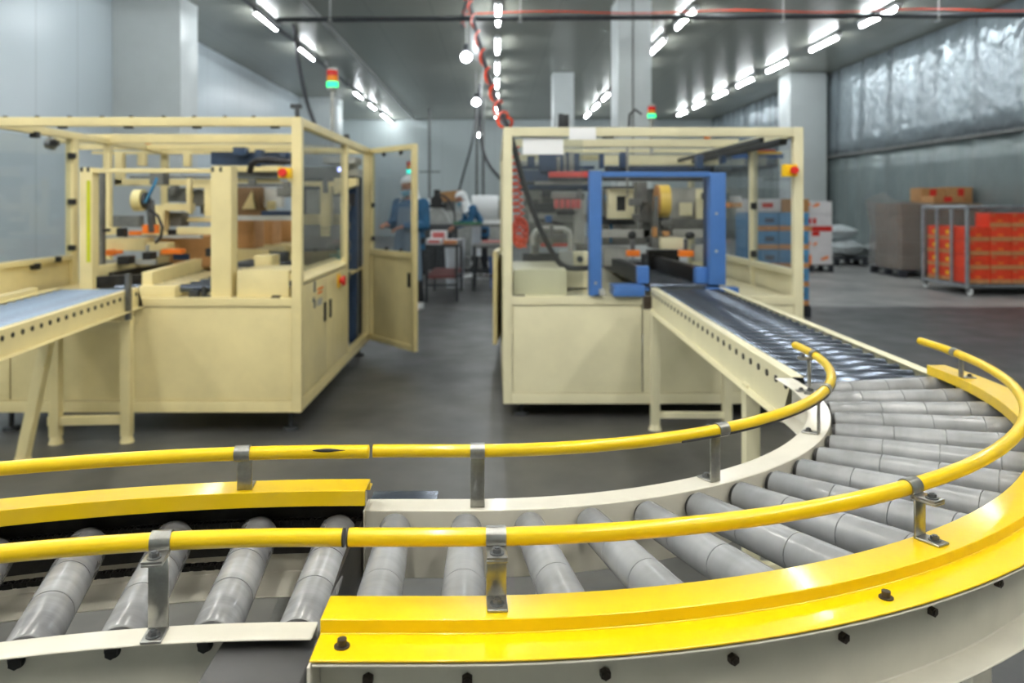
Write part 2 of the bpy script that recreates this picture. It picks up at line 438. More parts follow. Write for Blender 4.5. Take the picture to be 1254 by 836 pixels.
def path_l(r, x1, th0=-32, step=2.0):
    L = []; k = int(-th0/step)
    for i in range(k+1):
        a = math.radians(th0+i*step); L.append((pl(r, th0+i*step), Vector((math.sin(a), math.cos(a), 0))))
    L.append((Vector((x1, CY2+r, 0)), Vector((0, 1, 0)))); return L
def sweep(mb, path, prof, r0):
    """closed profile of (radius, z) carried along a path drawn at radius r0"""
    mb.rings([[p+n*(r-r0)+Vector((0, 0, z)) for r, z in prof] for p, n in path])
def channel(web, tip, zt, zb, t=.003):
    """a C channel: web at radius web, flanges running to radius tip"""
    s = 1 if tip > web else -1
    return [(web, zb), (tip, zb), (tip, zb+t), (web+s*t, zb+t), (web+s*t, zt-t), (tip, zt-t), (tip, zt), (web, zt)]
def soft(o, wd=.0015):
    b = o.modifiers.new('bevel', 'BEVEL'); b.width = wd; b.segments = 2; b.limit_method = 'ANGLE'; b.angle_limit = math.radians(40)
    return o
def roller_mesh(L, r0, r1, seams, name, m):
    prof = [(0, r0*.55), (.0005, r0-.0025), (.003, r0)]
    for s in seams:
        r = r0+(r1-r0)*s; x = L*s
        prof += [(x-.0011, r), (x-.0006, r-.0022), (x+.0006, r-.0022), (x+.0011, r+.0003)]
    prof += [(L-.003, r1), (L-.0005, r1-.0025), (L, r1*.55)]
    return MB().lathe(prof, 40).mesh(name, m, 50)
def axis_matrix(p0, p1, spin=0.):
    x = (p1-p0).normalized(); y = Vector((0, 0, 1)).cross(x).normalized(); z = x.cross(y)
    return Matrix(((x.x, y.x, z.x, p0.x), (x.y, y.y, z.y, p0.y), (x.z, y.z, z.z, p0.z), (0, 0, 0, 1))) @ Matrix.Rotation(spin, 4, 'X')
def place_roller(root, me, cap0, cap1, p0, p1, caplabel=None):
    M = axis_matrix(p0-root.location, p1-root.location, random.uniform(0, 6))
    r = link('roller', me, root, M)
    for c in (cap0, cap1):
        e = link('end_cap', c, r); e['label'] = 'black end cap of the roller'
    return r
def legs(mb, p, z1, w=.05):
    mb.box(p.x-w/2, p.x+w/2, p.y-w/2, p.y+w/2, .02, z1, .004); mb.cyl((p.x, p.y, 0), (p.x, p.y, .022), .045, .04, 16)
    return mb

cur = thing('curved_roller_conveyor', 'curved grey roller conveyor with bright yellow outer guard in the foreground', 'conveyor', (0.2, 1.4, 0))
# side rails
mb = MB(); sweep(mb, path_r(.9145, -.213, 2.268), channel(.9145, .8622, .85, .739), .9145)
mb.box(-.216, -.213, CY1-.9145-.001, CY1-.8622, .739, .85)
inner = soft(mb.build('inner_side_rail', IVORY, cur))
mb = MB(); sweep(mb, path_r(1.345, -.19, 2.24), channel(1.345, 1.3872, .8745, .766), 1.345)
outer = soft(mb.build('outer_side_rail', IVORY, cur))
# rolled white lip of the end plate at the joint
mb = MB(); mb.box(-.1935, -.1905, CY1-1.392, CY1-1.335, .766, .8745, .001); mb.build('end_plate', IVORY, cur)
# yellow guard
t = .0028
prof = [(1.2835, .868), (1.2835, .8947), (1.3366, .8947), (1.3366, .8794), (1.3876, .8794), (1.3876, .8794-t), (1.3366-t, .8794-t), (1.3366-t, .8947-t), (1.2835+t, .8947-t), (1.2835+t, .868)]
mb = MB(); sweep(mb, path_r(1.32, -.192, 2.235), prof, 1.32)
gd = soft(mb.build('guard_cover', YEL, cur, 'bright yellow stepped guard cover'), .001)
mb = MB()
for th, off in ((None, -.163), (22.5, 0), (46, 0), (70, 0)):
    c = Vector((off, CY1-1.362, .8795)) if th is None else pr(1.362, th, .8795)
    mb.cyl(c, c+Vector((0, 0, .0015)), .0085, n=18); mb.cyl(c+Vector((0, 0, .001)), c+Vector((0, 0, .0085)), .0052, n=14)
    mb.cyl(c+Vector((0, 0, .008)), c+Vector((0, 0, .0087)), .003, n=6)
mb.build('guard_bolt', BOLT, gd, 'blackened socket bolts')
# rollers
cap_i = MB().lathe([(-.006, .010), (-.006, .0215), (0.0004, .0225), (.0004, .010)], 28).mesh('end_cap', BLACK)
Lr = .402
cap_o = MB().lathe([(Lr-.0004, .012), (Lr-.0004, .0295), (Lr+.006, .0285), (Lr+.006, .012)], 28).mesh('end_cap', BLACK)
RM = [roller_mesh(Lr, .0255, .0325, (.3, .55, .79), 'roller', ROLL), roller_mesh(Lr, .0255, .0325, (.26, .52, .78), 'roller', ROLL)]
TH = [0.35+6.4*i for i in range(15)]
place_roller(cur, RM[0], cap_i, cap_o, Vector((-.162, CY1-.924, .8245)), Vector((-.146, CY1-.924-Lr, .838)))
for i, th in enumerate(TH):
    place_roller(cur, RM[i % 2], cap_i, cap_o, pr(.924, th, .8245), pr(.924+Lr, th+.25, .838))
# axle bolts on the outer web
mb = MB()
for th in [-4.2]+TH:
    c = pr(1.3478, th+.6, .838); d = pr(1, th+.6)-pr(0, th+.6); bolt(mb, c, d, .0063, .007, False)
mb.build('axle_bolt', BOLT, outer, 'dark axle bolt')
mb = MB()
for th in (2.8, 28, 55, 80):
    c = pr(.9150, th, .762); d = pr(1, th)-pr(0, th); mb.cyl(c-d*.002, c+d*.0006, .0042, n=14)
mb.build('mounting_hole', BLACK, inner)
# cross members and legs
mb = MB()
for th in (9, 50, 84):
    mb.bar(pr(.90, th, .755), pr(1.36, th, .755), .05, .03, .002)
mb.build('cross_member', IVORY, cur)
for th in (9, 50, 84):
    for r in (.93, 1.325):
        legs(MB(), pr(r, th), .742 if r < 1 else .764).build('leg', IVORY, cur)
mb = MB()
for th in (9, 50, 84): mb.bar(pr(.93, th, .25), pr(1.325, th, .25), .03, .03, .002)
mb.build('leg_brace', IVORY, cur)
mb = MB(); mb.box(-.215, -.10, CY1-.862, CY1-.80, .838, .841, .001); mb.build('joint_plate', CHROME, cur, 'bare steel joint plate')
# guard tubes + brackets
TR = .0106
def arc_tube_r(r, z, x0, y1):
    P = [p+Vector((0, 0, z)) for p, n in path_r(r, x0, y1, 3)]
    return MB().tube(P, TR, 16)
gt_o = arc_tube_r(1.276, .9597, -.172, 2.255).build('guard_rail', YEL, cur, 'yellow outer guard rail tube')
gt_i = arc_tube_r(.915, .948, -.199, 2.25).build('guard_rail', YEL, cur, 'yellow inner guard rail tube')
MB().cyl((-.1735, CY1-1.276, .9597), (-.1715, CY1-1.276, .9597), .0112, n=18).build('end_ring', BLACK, gt_o)
sp = [pr(.9238, th, .9415) for th in range(24, 66, 2)]
MB().tube(sp, .0022, 6).build('seam_strip', BLACK, gt_i, 'dark seam along the underside of the tube')
def bracket(root, base, out, zf, zt, rt, bend=1.0, foot=.036):
    """flat steel post: foot bolted on the flange, post, and a band clamped round the tube.
    base = point under the tube axis, out = unit vector pointing away from the rollers"""
    tg = Vector((-out.y, out.x, 0)); wd = .0235; th = .0035
    def blk(mb, a0, a1, z0, z1, w=wd, bev=.0008):
        c = base+out*((a0+a1)/2); M = Matrix(((out.x*(a1-a0), tg.x*w, 0, c.x), (out.y*(a1-a0), tg.y*w, 0, c.y), (0, 0, z1-z0, (z0+z1)/2), (0, 0, 0, 1)))
        mb.mbox(M, bev)
    s0 = .012
    mb = MB(); blk(mb, s0, s0+th, zf, zt-.008); blk(mb, s0, s0+foot, zf, zf+th, wd, .0012); blk(mb, s0-.004, s0+.030, zt-.0125, zt-.009)
    br = soft(mb.build('rail_bracket', STEEL, root, 'flat steel bracket carrying the guard rail'), .0008)
    mb = MB(); ring = []
    n = 26
    for i in range(n+1):
        a = math.radians(-50+i*(285/n)); ring.append(a)
    out_r, in_r = TR+.0022, TR+.0002
    secs = []
    for a in ring:
        d = out*math.cos(a)+Vector((0, 0, 1))*math.sin(a); c = base+Vector((0, 0, zt))
        secs.append([c+d*in_r-tg*wd/2, c+d*out_r-tg*wd/2, c+d*out_r+tg*wd/2, c+d*in_r+tg*wd/2])
    mb.rings(secs); blk(mb, TR-.002, s0+.030, zt-.0085, zt-.0058)
    mb.build('clamp_band', STEEL, br)
    mb = MB(); bolt(mb, base+out*(s0+.019)+Vector((0, 0, zt-.0058)), (0, 0, 1), .0055, .005); bolt(mb, base+out*(s0+.023)+Vector((0, 0, zf+th)), (0, 0, 1), .0055, .005)
    mb.build('bracket_bolt', STEELD, br)
def U(th): a = math.radians(th); return Vector((math.sin(a), -math.cos(a), 0))
for th in (2.4, 29.5, 84.3): bracket(cur, pr(1.276, th), U(th), .8947, .9597, 1.276)
for th in (1.5, 30, 57.5, 84): bracket(cur, pr(.915, th), -U(th), .85, .948, .915)

# ------------------------------------------------------------------ the chain-driven section on the left
lef = thing('chain_driven_roller_conveyor', 'chain-driven roller conveyor section with yellow far guard, entering from the left', 'conveyor', (-.6, 1.0, 0))
def Ul(th): a = math.radians(th); return Vector((math.sin(a), math.cos(a), 0))
mb = MB(); sweep(mb, path_l(1.3663, -.212), channel(1.3663-.001, 1.3277, .85, .70), 1.3663)
nr = soft(mb.build('near_side_rail', IVORY, lef))
mb = MB(); sweep(mb, path_l(1.742, -.215), [(1.742, .735), (1.655, .735), (1.655, .738), (1.739, .738), (1.739, .87), (1.742, .87)], 1.742)
fr_ = soft(mb.build('far_side_rail', IVORY, lef))
mb = MB(); sweep(mb, path_l(1.735, -.218), [(1.738, .772), (1.7375, .865), (1.728, .865), (1.728, .772)], 1.735)
mb.build('chain_guide', GREASE, lef, 'greasy dark chain guide')
prof = [(1.6733, .870), (1.6733, .8947), (1.7278, .8947), (1.7278, .8794), (1.752, .8794), (1.752, .8794-t), (1.7278-t, .8794-t), (1.7278-t, .8947-t), (1.6733+t, .8947-t), (1.6733+t, .870)]
mb = MB(); sweep(mb, path_l(1.7, -.207), prof, 1.7)
soft(mb.build('guard_cover', YEL, lef, 'yellow far guard cover'), .001)
LM_ = .318
lr = roller_mesh(LM_, .0285, .031, (.34, .62), 'roller', ROLLS)
lc0 = MB().lathe([(-.005, .012), (-.005, .026), (.0004, .027), (.0004, .012)], 28).mesh('end_cap', BLACK)
lc1 = MB().lathe([(LM_-.0004, .012), (LM_-.0004, .022), (LM_+.022, .022), (LM_+.022, .012)], 20).mesh('end_cap', GREASE)
THL = [-1.0, -5.3, -9.7, -14.0, -18.4, -22.8]
for th in THL: place_roller(lef, lr, lc0, lc1, pl(1.3735, th+.35, .8215), pl(1.3735+LM_, th, .819))
def chain(r, z, th0, th1, sag=0.):
    mb = MB(); n = int(abs(th1-th0)*math.pi/180*r/.0095)
    for i in range(n):
        th = th0+(th1-th0)*i/n; p = pl(r, th, z-sag*math.sin(PI*i/n)); o_ = Ul(th); tg = Vector((o_.y, -o_.x, 0))
        mb.cyl(p-o_*.006, p+o_*.006, .0036, n=8)
        for s in (-1, 1):
            q = p+o_*(.0045 if i % 2 else .0062)*s
            mb.bar(q-tg*.0068, q+tg*.0068, .0014, .0078, .0006)
    return mb
chain(1.708, .833, -30, .3).build('drive_chain', CHAIN, lef)
chain(1.672, .782, -30, -6).build('drive_chain', CHAIN, lef)
mb = MB()
for th in THL:
    c = pl(1.708, th, .819); mb.cyl(c-Ul(th)*.003, c+Ul(th)*.003, .0235, n=22)
mb.build('sprocket', GREASE, lef)
mb = MB()
for th in THL:
    c = pl(1.3645, th+.2, .828); mb.cyl(c, c-Ul(th)*.004, .0095, n=18); mb.cyl(c-Ul(th)*.004, c-Ul(th)*.011, .0075, n=6)
mb.build('axle_bolt', BLACK, nr, 'black axle bolts')
mb = MB(); P = [p+Vector((0, 0, .9575)) for p, n in path_l(1.672, -.201)]; gf = MB().tube(P, TR, 16).build('guard_rail', YEL, lef, 'yellow far guard rail tube')
mb.bm.free()
sp = [pl(1.6628, -2.2+.25*k, .9625) for k in range(8)]; MB().tube(sp, [.0006, .002, .0026, .003, .0028, .002, .001, .0005], 8).build('scratch', BLACK, gf, 'dark bare scratch on the tube')
P = [p+Vector((0, 0, .948)) for p, n in path_l(1.372, -.1835)]; gn = MB().tube(P, TR, 16).build('guard_rail', YEL, lef, 'yellow near guard rail tube')
MB().cyl((-.184, CY2+1.372, .948), (-.182, CY2+1.372, .948), .0112, n=18).build('end_ring', BLACK, gn)
bracket(lef, pl(1.672, -6.0), Ul(-6.0), .8947, .9575, 1.672)
bracket(lef, pl(1.372, -7.3), -Ul(-7.3), .85, .948, 1.372, foot=.034)
for th in (-20, ): 
    bracket(lef, pl(1.672, th), Ul(th), .8947, .9575, 1.672)
    bracket(lef, pl(1.372, th), -Ul(th), .85, .948, 1.372, foot=.034)
mb = MB(); mb.box(-.322, -.207, .835, .934, .60, .836, .004); soft(mb.build('drive_cover', GREYBOX, lef, 'charcoal grey drive cover box'), .003)
mb = MB(); mb.bar(pl(1.33, -3.2, .72), pl(1.74, -3.2, .72), .045, .03, .002); mb.bar(pl(1.33, -20, .72), pl(1.74, -20, .72), .045, .03, .002)
mb.build('cross_member', GREYM, lef)
for th in (-3.2, -20):
    for r in (1.35, 1.70): legs(MB(), pl(r, th), .70).build('leg', IVORY, lef)
MB().cyl((-.455, 1.16, .50), (-.455, 1.16, .70), .026, n=24).cyl((-.455, 1.16, .70), (-.455, 1.16, .712), .018, n=20).bar((-.455, .95, .52), (-.455, 1.27, .52), .03, .03).build('drive_motor', IVORY, lef)
# dark joint block between the two sections
MB().box(-.226, -.217, CY2+1.38, CY2+1.735, .60, .835, .002).build('end_plate', GREASE, lef)

# ------------------------------------------------------------------ straight steel-roller conveyor to the right machine
def straight(name, label, A, B, width, zA, zB, nrol, rad, rail_h, m_rail, m_roll, tipside=1, overlap=0):
    """A, B = near and far end of the left rail's outer edge; right rail runs at +width"""
    A, B = Vector(A), Vector(B); o = thing(name, label, 'conveyor', ((A.x+B.x)/2+width/2, (A.y+B.y)/2, 0))
    d = (B-A); L = d.length; d.normalize(); s = Vector((d.y, -d.x, 0))
    def P(u, v, z): q = A+d*u+s*v; return Vector((q.x, q.y, zA+(zB-zA)*u/L+z))
    rails = []
    for side in (0, 1):
        v0, vi = (0, .035) if side == 0 else (width, width-.035)
        sg = 1 if side == 0 else -1
        mb = MB(); pts = [(v0, 0), (v0+sg*.036, 0), (v0+sg*.036, -.003), (v0+sg*.003, -.003), (v0+sg*.003, -rail_h+.003), (v0-sg*.03, -rail_h+.003), (v0-sg*.03, -rail_h), (v0, -rail_h)]
        mb.rings([[P(u, v, z) for v, z in pts] for u in (0, L/2, L)])
        rl = soft(mb.build('side_rail', m_rail, o), .001); rails.append(rl)
        mb = MB()
        for i in range(nrol):
            u = (i+.5)*L/nrol; q = P(u, v0, -.035); mb.cyl(q+s*(-sg*.004), q+s*(sg*.001), .011, n=12)
        mb.build('axle_hole', BLACK, rl, 'row of dark axle holes')
    me = None
    for i in range(nrol):
        u = (i+.5)*L/nrol; a = P(u, .042, -.004-rad); b = P(u, width-.042, -.004-rad)
        if me is None:
            Lx = (b-a).length
            me = MB().lathe([(-.036, .005), (-.002, .005), (0, rad*.5), (.0006, rad-.002), (.003, rad), (Lx-.003, rad), (Lx-.0006, rad-.002), (Lx, rad*.5), (Lx+.002, .005), (Lx+.036, .005)], 24).mesh('roller', m_roll, 50)
        link('roller', me, o, axis_matrix(a-o.location, b-o.location))
    return o, P, L
stc, P3, L3 = straight('straight_roller_conveyor', 'straight conveyor of dark steel rollers leading to the blue gate of the right machine', (.862, 2.278, 0), (.955, 4.80, 0), .452, .852, .846, 28, .026, .135, CREAM2, CHROME)
mb = MB()
for u in (.45, 2.44):
    for v in (.012, .44):
        q = P3(u, v, -.13); mb2 = MB(); mb2.bar((q.x, q.y, .03), (q.x, q.y, q.z+.01), .05, .05, .003, up=(0, 1, 0)); mb2.cyl((q.x, q.y, 0), (q.x, q.y, .032), .04, .03, 14); mb2.build('leg', CREAM2, stc)
    a, b = P3(u, .012, 0), P3(u, .44, 0); mb.bar((a.x, a.y, .09), (b.x, b.y, .09), .035, .035, .002); mb.bar((a.x, a.y, .69), (b.x, b.y, .69), .035, .035, .002)
mb.build('leg_brace', CREAM2, stc)
mb = MB(); q = P3(2.50, .0, -.03); mb.box(q.x-.05, q.x+.01, q.y-.01, q.y+.02, q.z-.10, q.z-.02, .004); mb.build('joint_bracket', BOLT, stc)

# ------------------------------------------------------------------ straight conveyor feeding the left machine
lin_c, P4, L4 = straight('infeed_roller_conveyor', 'cream conveyor with pale blue-grey rollers running into the left machine', (-2.44, 3.0, 0), (-2.555, 4.56, 0), .468, .848, .868, 20, .026, .115, CREAM, PALES)
q = P4(1.38, .47, 0); MB().box(q.x, q.x+.024, q.y-.02, q.y+.015, q.z-.16, q.z+.10, .002).build('stop_bracket', STEELD, lin_c, 'upright steel stop bracket')
mb = MB()
for v in (.06, .45):
    q = P4(1.44, v, -.11); m2 = MB(); m2.bar((q.x, q.y, .04), (q.x, q.y, q.z+.01), .055, .055, .003, up=(0, 1, 0)); m2.cyl((q.x, q.y, 0), (q.x, q.y, .042), .04, .03, 14); m2.build('leg', CREAM, lin_c)
a, b = P4(1.44, .02, 0), P4(1.44, .45, 0)
mb.bar((a.x, a.y, .13), (b.x, b.y, .13), .035, .05, .002); mb.bar((a.x, a.y, .66), (b.x, b.y, .66), .035, .06, .002); mb.build('leg_brace', CREAM, lin_c)
a = at(62, 412, 4.25); b = at(28, 566, 4.12); b.z = .02
MB().bar(a+Vector((0, 0, .06)), b, .055, .055, .004, up=(0, 1, 0)).cyl((b.x, b.y, 0), (b.x, b.y, .025), .045, .04, 14).build('leg', CREAM, lin_c, 'slanting cream support leg')
q0, q1 = P4(.3, -.02, .0), P4(1.35, -.02, .0)
MB().bar(q0+Vector((0, 0, .012)), q1+Vector((0, 0, .012)), .05, .03, .004).build('guide_strip', CREAM, lin_c)
def smooth(P, k=4):
    out = []
    for i in range(len(P)-1):
        a, b, c, d = P[max(i-1, 0)], P[i], P[i+1], P[min(i+2, len(P)-1)]
        for j in range(k):
            t = j/k; out.append(.5*((2*b)+(-a+c)*t+(2*a-5*b+4*c-d)*t*t+(-a+3*b-3*c+d)*t**3))
    out.append(P[-1]); return out
# ------------------------------------------------------------------ the two carton sealing machines
def pb(mb, x0, y0, x1, y1, Y, dep, bev=.004):
    """box whose front face, at distance Y, covers the measured rectangle; dep = real depth"""
    a = at(x0, y0, Y); b = at(x1, y1, Y); mb.box(a.x, b.x, Y, Y+dep, b.z, a.z, bev); return mb
def PB(name, m, par, x0, y0, x1, y1, Y, dep, bev=.004, label=None):
    return pb(MB(), x0, y0, x1, y1, Y, dep, bev).build(name, m, par, label)
def knob(mb, p, r=.022):
    mb.cyl(p, Vector(p)+Vector((0, -.03, 0)), r*.55, n=12); mb.cyl(Vector(p)+Vector((0, -.02, 0)), Vector(p)+Vector((0, -.045, 0)), r, n=14)
def signal(root, p, h=.13, r=.036, zb=0, lit=GREEN_E):
    """three-lens stack light standing at p (its bottom)"""
    s = MB().cyl((p.x, p.y, zb), p, .016, n=10).cyl(p, p+Vector((0, 0, .02)), r*.9, n=18).cyl(p+Vector((0, 0, .02+3*h/3+.003)), p+Vector((0, 0, h+.04)), r*.95, r*.7, 18).build('signal_tower', GREYL, root)
    for k, (n, m) in enumerate((('green_lens', lit), ('amber_lens', AMBL), ('red_lens', REDL))):
        MB().cyl(p+Vector((0, 0, .021+k*h/3)), p+Vector((0, 0, .02+(k+1)*h/3)), r, n=20).build(n, m, s)
def estop(root, x0, y0, x1, y1, Y, off=0.):
    o = PB('emergency_stop', EYEL, root, x0, y0, x1, y1, Y-.06, .06, .006, 'yellow emergency stop box with red button')
    c = at((x0+x1)/2+off, (y0+y1)/2, Y-.06); MB().cyl(c, c+Vector((0, -.012, 0)), .018, n=16).cyl(c+Vector((0, -.012, 0)), c+Vector((0, -.03, 0)), .026, .023, 20).build('button', RED, o)
def cabinet(root, X0, X1, Y0, Y1, zt, ztb, zr, zr0, zb0, zb1, ymid, m, pw=.058, left_low=.945, seam=None):
    """box frame: posts, top frame, work-height rail, lower panels"""
    for nm, x in (('a', X0), ('b', X1-pw)):
        for y in (Y0, Y1-pw):
            MB().box(x, x+pw, y, y+pw, zb0, zt, .004).build('post', m, root)
        MB().box(x+.004, x+pw-.004, ymid, ymid+pw, zb1, ztb, .004).build('post', m, root)
    mb = MB()
    for y in (Y0, Y1-pw): mb.box(X0+pw, X1-pw, y+.001, y+pw-.001, ztb, zt-.001, .004)
    for x in (X0, X1-pw): mb.box(x+.001, x+pw-.001, Y0+pw, Y1-pw, ztb, zt-.001, .004)
    mb.build('top_frame', m, root)
    mb = MB()
    for y in (Y0, Y1-pw): mb.box(X0+pw, X1-pw, y+.001, y+pw-.001, zr0, zr, .004); mb.box(X0+pw, X1-pw, y+.001, y+pw-.001, zb0, zb1, .004)
    for x in (X0, X1-pw): mb.box(x+.001, x+pw-.001, Y0+pw, Y1-pw, zb0, zb1, .004)
    mb.build('base_frame', m, root)
    s = seam if seam else (X0+X1)/2
    for a, b in ((X0+pw+.002, s-.004), (s+.004, X1-pw-.002)):
        MB().box(a, b, Y0+.010, Y0+.025, zb1+.004, zr0-.004, .003).build('front_panel', m, root)
    MB().box(X0+pw, X1-pw, Y0+pw, Y1-pw, zr-.03, zr-.012).build('work_plate', m, root)
    MB().box(X0+pw, X1-pw, Y1-.035, Y1-.02, zb1, zr0).build('back_panel', m, root)
    mb = MB()
    for x in (X0+.12, X1-.09):
        for y in (Y0+.12, Y1-.12):
            mb.cyl((x, y, 0), (x, y, .022), .05, .045, 18); mb.cyl((x, y, .02), (x, y, zb0+.01), .014, n=12); mb.cyl((x, y, zb0-.02), (x, y, zb0-.004), .026, n=6)
    mb.build('levelling_foot', GREYD, root)
# ---------------------------------------------------------------- left machine
LX0, LX1, LY0, LY1 = -3.03, -1.136, 4.60, 7.16
lm = thing('carton_sealing_machine', 'cream framed carton sealing machine on the left with its side door swung open', 'machine', (-2.08, 5.9, 0))
cabinet(lm, LX0, LX1, LY0, LY1, 1.868, 1.815, .805, .755, .133, .20, 6.05, CREAM, seam=-2.85)
# right side: glass above, ledge, lower doors
mb = MB(); mb.box(LX1-.034, LX1-.028, LY0+.06, 6.05, .95, 1.815); mb.build('side_pane', PANEG, lm, 'clear side pane')
mb = MB(); mb.prism([(LX1-.10, LY0+.06, .95), (LX1-.004, LY0+.06, .90), (LX1-.004, LY0+.06, .885), (LX1-.10, LY0+.06, .885)], (0, 6.05-LY0-.06, 0)); mb.build('side_ledge', CREAM, lm)
for y0, y1 in ((LY0+.062, 5.33), (5.336, 6.046)):
    d = MB().box(LX1-.022, LX1-.004, y0, y1, .21, .872, .004).build('side_door', CREAM, lm)
    y = 5.25 if y1 < 5.4 else 5.42
    MB().box(LX1-.005, LX1+.004, y-.028, y+.028, .575, .70, .004).build('handle', BLACK, d)
MB().box(LX1-.03, LX1-.02, LY0+.06, 6.05, .86, .9).build('door_gap', GREYD, lm)
c = Vector((LX1-.004, 5.72, .80)); e = MB().box(LX1-.006, LX1+.004, 5.67, 5.77, .75, .85, .004).build('emergency_stop', EYEL, lm)
MB().cyl(c, c+Vector((.03, 0, 0)), .022, n=16).cyl(c+Vector((.03, 0, 0)), c+Vector((.05, 0, 0)), .038, .034, 20).build('button', RED, e)
mb = MB()
for k, (y, z, h) in enumerate(((4.93, .80, .07), (4.93, .70, .05), (4.90, .74, .03))): mb.box(LX1-.005, LX1-.0025, y, y+.055, z, z+h)
mb.build('warning_symbol', GREYM, lm, 'dark printed symbols on the side door')
MB().box(LX1-.005, LX1-.0025, 5.04, 5.2, .80, .815).box(LX1-.005, LX1-.0025, 5.05, 5.17, .775, .79).build('warning_symbol', ORB, lm, 'small orange printed mark')
MB().box(LX1-.005, LX1-.0025, 5.03, 5.17, .70, .745).build('warning_symbol', GREYL, lm, 'small pale label')
# doorway with column behind, and the open door
MB().box(-1.275, -1.195, 6.78, 6.90, .16, 1.62, .006).build('drive_column', NAVY, lm, 'dark blue upright column inside the doorway')
MB().box(-1.40, -1.17, 6.72, 6.95, 1.60, 1.66, .006).box(-1.45, -1.18, 6.6, 6.95, 1.70, 1.76, .006).box(-1.30, -1.2, 6.75, 6.9, 1.65, 1.71).build('column_head', GREYL, lm)
MB().prism([(-1.36, 6.62, 1.44), (-1.17, 6.62, 1.52), (-1.17, 6.62, 1.58), (-1.36, 6.62, 1.58)], (0, .14, 0)).build('gusset', CREAM, lm)
MB().cyl((-1.24, 6.66, 1.34), (-1.24, 6.66, 1.45), .055, n=18).build('motor', HOSE, lm)
mb = MB(); mb.tube([(-1.27, 6.45, .95), (-1.25, 6.4, .85), (-1.22, 6.38, .7), (-1.25, 6.40, .5), (-1.3, 6.45, .33)], .018); mb.build('air_hose', HOSE, lm)
mb = MB(); mb.tube([(-1.26, 6.30, 1.0), (-1.22, 6.29, .8), (-1.25, 6.3, .62), (-1.2, 6.31, .48), (-1.3, 6.35, .30)], .012); mb.tube([(-1.34, 6.40, .94), (-1.2, 6.32, .93)], .016); mb.build('cable', TEAL, lm)
mb = MB()
for z in (1.15, 1.0, .9, 1.3, .75): mb.box(-1.22, -1.17, 6.30, 6.38, z, z+.06, .01)
mb.build('valve_block', GREYD, lm)
MB().box(-1.75, -1.20, 7.03, 7.09, .2, 1.60, .004).build('rear_dark_panel', GREYD, lm, 'dark panel inside the doorway')  # dark panel put in to give the doorway its dark interior
H = Vector((-1.130, 7.13, 0)); D = Vector((-.655, 6.50, 0)); dd = (D-H).normalized(); dw = (D-H).length
dn = Vector((dd.y, -dd.x, 0)); dn = dn if dn.y < 0 else -dn
def dbox(mb, u0, u1, z0, z1, t0=-.02, t1=.02, bev=.003):
    c = H+dd*((u0+u1)/2)+dn*((t0+t1)/2); M = Matrix(((dd.x*(u1-u0), dn.x*(t1-t0), 0, c.x), (dd.y*(u1-u0), dn.y*(t1-t0), 0, c.y), (0, 0, z1-z0, (z0+z1)/2), (0, 0, 0, 1)))
    mb.mbox(M, bev); return mb
door = dbox(dbox(dbox(dbox(dbox(MB(), 0, .04, .133, 1.86), dw-.045, dw, .133, 1.86), .04, dw-.045, 1.815, 1.86), .04, dw-.045, .90, .955), .04, dw-.045, .133, .18).build('access_door', CREAM, lm)
dbox(MB(), .04, dw-.045, .18, .90, -.012, 0, 0).build('door_panel', CREAM, door)
dbox(MB(), .04, dw-.045, .955, 1.815, -.004, 0, 0).build('door_pane', PANEG, door, 'clear door pane')
dbox(MB(), dw-.13, dw-.085, .66, .78, -.014, .006, .003).build('door_handle', BLACK, door)
mb = MB()
for u, z in ((.05, 1.35), (.05, 1.05), (.25, 1.80), (.55, 1.80), (.3, .965), (.55, .965)): dbox(mb, u-.012, u+.02, z-.02, z+.02, -.004, .014, .004)
mb.build('clip', BLACK, door)
# left side panels
MB().box(LX0+.028, LX0+.034, LY0+.06, 5.53, 1.0, 1.80).build('side_pane', PANE, lm, 'clear side pane')
MB().box(LX0+.01, LX0+.028, LY0+.06, 5.53, .21, .965, .004).build('side_panel', CREAM, lm)
MB().box(LX0+.002, LX0+.056, LY0+.06, 5.53, .965, 1.0, .004).build('side_ledge', CREAM, lm)
MB().box(LX0, LX0+.058, 5.53, 5.60, .2, 1.815, .004).build('post', CREAM, lm)
mb = MB()
for px, py in ((57, 190), (57, 247), (57, 304), (10, 321), (41, 316), (9, 171), (38, 177)):
    p = at(px, py, 5.45); p.x = LX0+.03; mb.box(p.x, p.x+.05, 5.50 if px > 50 else p.y-.45*(57-px)/57-.02, 5.53 if px > 50 else p.y-.45*(57-px)/57+.02, p.z-.02, p.z+.02, .006)
mb.build('clip', BLACK, lm)
p = at(58, 175, 5.4); MB().cyl(p, p+Vector((.05, 0, -.01)), .04, n=16).bar(p, p+Vector((.0, .05, .07)), .015, .015).build('latch', STEELD, lm)
mb = MB()
for px in (75, 156, 240, 336): pb(mb, px-5, 152.5, px+5, 157, LY0+.02, .03, .002)
for px in (5, 44, 84, 124, 160, 200, 237, 275, 310): pb(mb, px-2, 141.5, px+2, 143.5, LY0+.02, .02, .001)
mb.build('clip', BLACK, lm)
# upper cross members
mb = MB()
pb(mb, 65, 164, 357, 175, 6.05, .06); pb(mb, 80, 176, 357, 183, 6.7, .06); pb(mb, 112, 185, 250, 188.5, 7.0, .06); mb.build('cross_beam', CREAM, lm)
